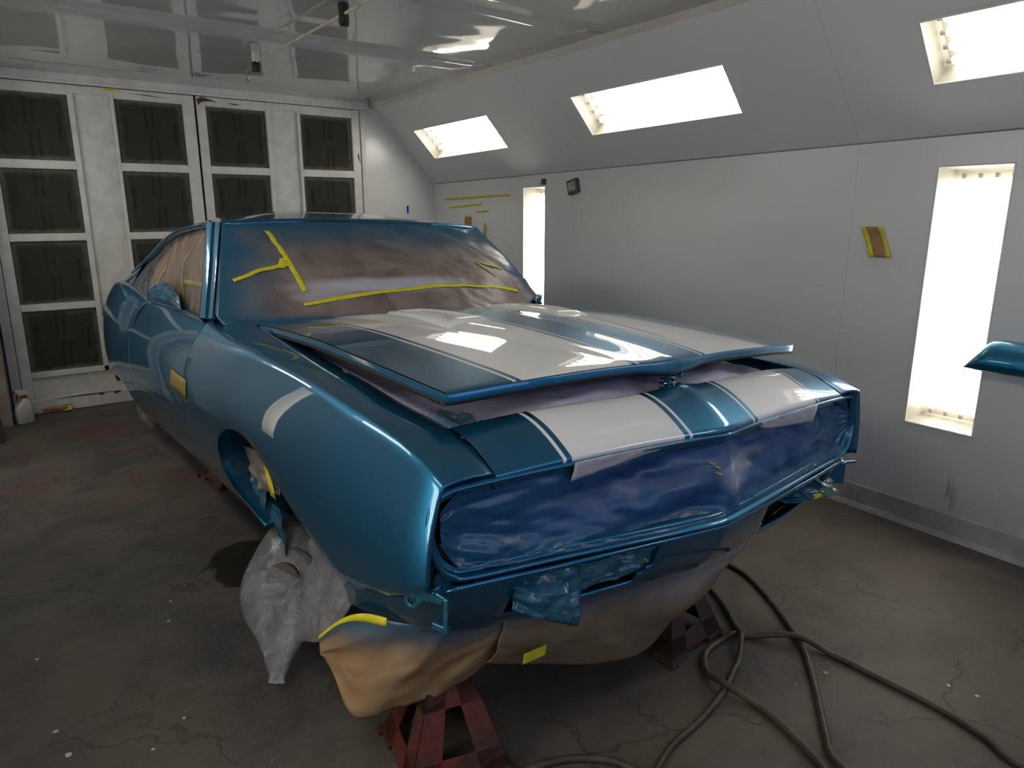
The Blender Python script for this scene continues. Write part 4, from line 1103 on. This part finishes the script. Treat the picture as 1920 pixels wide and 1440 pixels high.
m = MB(); m.prism([(-.030, -.006, .212), (-.022, -.006, .212), (-.030, -.006, .188), (-.038, -.006, .165), (-.046, -.006, .168), (-.038, -.006, .19)], (0, .012, 0)); m.make('trigger', REDP, SB, bevel=.001)
m = MB(); m.box((-.062, -.010, .222), (-.044, .010, .243)); m.make('nozzle', REDP, SB, bevel=.002)
# leaning board at the far left and black bundle behind it
m = MB(); m.box((-.03, -.012, 0), (.03, .012, .95), Matrix.Rotation(math.radians(-6), 4, 'Y')); o = m.make('board', simple('weathered_board', (.10, .065, .045), .7, var=.3, vscale=12), bevel=.003); o.location = (-.035, 5.58, .003); tag(o, 'dark weathered board leaning at the left edge of the picture', 'board')
m = MB(); m.lathe([(.03, 0), (.045, .004), (.05, .08), (.045, .17), (.03, .18)], 16); o = m.make('canister', simple('black_plastic', (.015, .015, .016), .5), None, True); o.location = (.0, 6.02, 0); tag(o, 'small dark canister on the floor behind the spray bottle', 'canister')
CP = empty('crumpled_paper', (.33, 6.19, 0)); tag(CP, 'crumpled tan and yellow masking scrap on the floor against the filter door', 'scrap paper')
crumple('paper', (-.09, 0, .01), (.10, -.01, .01), (.10, .02, .05), (-.09, .02, .04), 14, .012, 5, KRAFTP, CP, (0, -.02, .01)); crumple('tape_scrap', (.04, -.02, .012), (.10, -.02, .012), (.10, .0, .045), (.04, .0, .035), 8, .008, 6, TAPE, CP)
# tape and paper on the right wall
def wall_quad(name, y0, z0, y1, z1, wd, mat, parent=None, off=-.003, loc=None):
    a, b = Wp(y0, z0, off), Wp(y1, z1, off)
    T = (b-a).normalized(); N = Vector((-1, .054, 0)).normalized(); Bv = T.cross(N).normalized()
    base = loc or (a+b)/2
    P = []
    for i in range(9):
        q = a.lerp(b, i/8); P.append([tuple(q+Bv*wd*s+N*(.0012*nz(i*.8, s*2, y0))-base) for s in (-.5, 0, .5)])
    o = gridobj(name, P, mat, parent, thick=.0012)
    if not parent: o.location = base
    return o
for (y0, z0, y1, z1, lab) in ((6.03, 1.590, 4.91, 1.612, 'longest and uppermost yellow tape strip on the right wall'), (5.95, 1.515, 5.35, 1.543, 'middle yellow tape strip on the right wall, shorter than the top one'), (5.457, 1.475, 5.24, 1.484, 'shortest and lowest yellow tape strip on the right wall')):
    tag(wall_quad('tape_strip', y0, z0, y1, z1, .017, TAPE), lab, 'tape', 'tape strips on the right wall')
r = empty('paper_patch', Wp(1.755, 1.335, 0)); tag(r, 'brown paper patch edged with yellow tape left of the large wall light', 'paper patch', 'paper patches on the right wall')
b0 = Wp(1.755, 1.335, 0)
def patch(y, z, d=0): 
    bend = .012*((z-1.335)/.08)**2
    return Wp(y, z, -.004-bend-d)-b0
P = [[patch(1.800-.085*u-.058*(1-v), 1.262+.140*v) for v in lin(0, 1, 10)] for u in lin(0, 1, 8)]
gridobj('paper', P, KRAFTP, r, thick=.001)
for u0, u1 in ((-.14, .13), (.84, 1.10)):
    P = [[patch(1.800-.085*u-.058*(1-v), 1.262+.140*v, .002) for v in lin(-.01, 1.01, 10)] for u in lin(u0, u1, 4)]
    gridobj('tape_strip', P, TAPE, r, thick=.0008)
r = empty('paper_patch', Wp(5.60, 1.39, 0)); tag(r, 'small brown paper patch with yellow top behind the car roof', 'paper patch', 'paper patches on the right wall'); b0 = Wp(5.60, 1.39, 0)
P = [[Wp(5.66-.12*u, 1.33+.10*v, -.004)-b0 for v in lin(0, 1, 5)] for u in lin(0, 1, 5)]; gridobj('paper', P, KRAFTP, r, thick=.001)
P = [[Wp(5.66-.12*u, 1.42+.022*v, -.006)-b0 for v in lin(0, 1, 3)] for u in lin(0, 1, 5)]; gridobj('tape_strip', P, TAPE, r, thick=.001)
r = empty('tape_curl', Wp(5.33, 1.33, 0)); tag(r, 'curled yellow tape end hanging on the right wall beside the windshield pillar', 'tape'); b0 = Wp(5.33, 1.33, 0)
P = [[Wp(5.35-.05*u-.03*v, 1.26+.12*v, -.004-.03*math.sin(math.pi*v*.8)*(.3+u))-b0 for v in lin(0, 1, 12)] for u in lin(0, 1, 4)]; gridobj('tape', P, TAPE, r, thick=.001)
m = MB(); m.box((-.010, -.002, -.035), (.010, .0, .035)); o = m.make('tape_strip', TAPEB); o.location = (3.405, YB-.0005, 1.495); tag(o, 'short blue tape strip on the white wall beside the filter doors', 'tape')
# small metal box and bracket on the wall
r = empty('wall_box', Wp(4.045, 1.652, 0), (math.radians(-14), 0, math.radians(3.1))); tag(r, 'small grey metal switch box tilted on the wall above the car', 'switch box')
m = MB(); m.box((-.035, -.052, -.052), (0, .052, .052)); m.make('box_body', GREYM, r, bevel=.006)
m = MB(); m.box((-.041, -.036, -.034), (-.034, .036, .034)); m.make('cover_plate', METAL, r, bevel=.004)
m = MB(); m.lathe([(.006, 0), (.006, .008), (.004, .01)], 10, Matrix.Translation((-.04, -.018, .008)) @ Matrix.Rotation(-math.pi/2, 4, 'Y')); m.make('screw', METAL, r, True)
m = MB(); m.box((-.02, -.03, -.022), (0, .03, -.012)); m.box((-.006, -.03, -.022), (0, .03, .022)); o = m.make('wall_clip', GREYM, bevel=.003); o.location = Wp(4.43, 1.70, 0); tag(o, 'tiny dark metal clip above the narrow wall light', 'clip')
# ceiling conduit
CR = empty('ceiling_conduit', (1.545, 4.0, 2.37)); tag(CR, 'thin cream pipe with fittings hung along the glossy ceiling', 'pipe')
m = MB(); m.tube([(.008, .72, 0), (0, .0, 0), (-.006, -.6, 0), (-.03, -2.2, 0), (-.05, -4.5, 0)], .0075, 10); m.make('pipe', simple('cream_pipe', (.52, .45, .34), .5, var=.2, vscale=9), CR, True)
m = MB(); m.tube([(.008, .72, -.002), (.008, .72, .062)], .024, 14); m.make('hanger_stub', simple('pale_stub', (.55, .52, .48), .5), CR, True)
m = MB(); m.lathe([(.024, -.055), (.027, -.05), (.027, -.008), (.022, .0)], 14, Matrix.Translation((.008, .72, 0))); m.make('end_cap', BLACK, CR, True)
m = MB(); m.lathe([(.020, -.05), (.024, -.045), (.024, .03), (.026, .03), (.026, .045), (.012, .05)], 16, Matrix.Translation((-.006, -.62, 0))); m.make('drop_fitting', BLACK, CR, True)
m = MB(); m.prism([(-.006, .75, -.012), (-.006, .90, -.026), (-.006, .905, -.060), (-.006, .875, -.075), (-.006, .85, -.06), (-.006, .86, -.04), (-.006, .75, -.030)], (.010, 0, 0)); m.make('bracket', METAL, CR, bevel=.002)
m = MB(); m.tube([Vector((.0, .875+.024*math.cos(t), -.068+.024*math.sin(t))) for t in lin(0, 2*math.pi, 17)], .006, 8, False); m.make('bracket_eye', METAL, CR, True)

# painted spoiler hung beside the wall at the right edge
SPO = empty('rear_spoiler', (3.30, .70, .885)); tag(SPO, 'glossy blue painted spoiler held out from the wall at the right edge', 'spoiler')
prof = [(-.050, -.050), (-.062, -.030), (-.060, .0), (-.040, .040), (-.005, .072), (.020, .078), (.030, .060), (.012, .02), (.0, -.02), (.0, -.050)]
P = []
stn = [(.512, .02), (.506, .12), (.49, .34), (.465, .62), (.445, .82), (.425, .94), (.395, 1.), (.1, 1.), (-.3, 1.), (-.7, 1.), (-1., 1.)]
for (a, b) in prof:
    P.append([(a*(.45+.55*k_), y, -.050+(b+.050)*k_) for y, k_ in stn])
gridobj('blade', P[::-1], PAINT, SPO, wrapu=True)
m = MB(); m.box((-.045, -1., -.062), (-.005, .26, -.050)); m.make('base_gasket', BLACK, SPO, bevel=.002)
for yy in (.1, -.5):
    m = MB(); m.tube([(-.02, yy, -.06), (-.02, yy, -.10), (.075, yy, -.10)], .008, 8); m.make('wall_hook', GREYM, SPO, True)
# loose white chips of paint on the floor
CH = [(.013, 2.084, .011), (.42, 2.782, .006), (.383, 2.639, .006), (-.024, 2.653, .006), (-.006, 2.213, .009), (.306, 2.05, .006), (.206, 1.966, .005), (2.298, .752, .006), (2.315, .676, .006), (2.044, 1.023, .010)]
CHM = simple('white_chip', (.55, .55, .53), .6)
words = ('largest pale paint chip on the floor at lower left', 'pale chip on the floor left of the plastic bag', 'pale chip just below another left of the plastic bag', 'tiny pale chip at the far left of the floor', 'pale chip above the largest one at lower left', 'pale chip low on the floor right of the largest', 'tiny pale chip near the bottom left edge of the floor', 'pale chip right of the hose on the open floor', 'rightmost pale chip on the open floor', 'tan chip beside the hose crossing')
for k, (x, y, s) in enumerate(CH):
    m = MB(); n = 6; rs = [s*(.7+.5*random.random()) for _ in range(n)]
    m.prism([(rs[i]*math.cos(i*math.pi/3), rs[i]*math.sin(i*math.pi/3), 0) for i in range(n)], (0, 0, .002))
    o = m.make('paint_chip', CHM if k < 9 else KRAFTP); o.location = (x, y, .0005); tag(o, words[k], 'chip', 'chips on the floor')
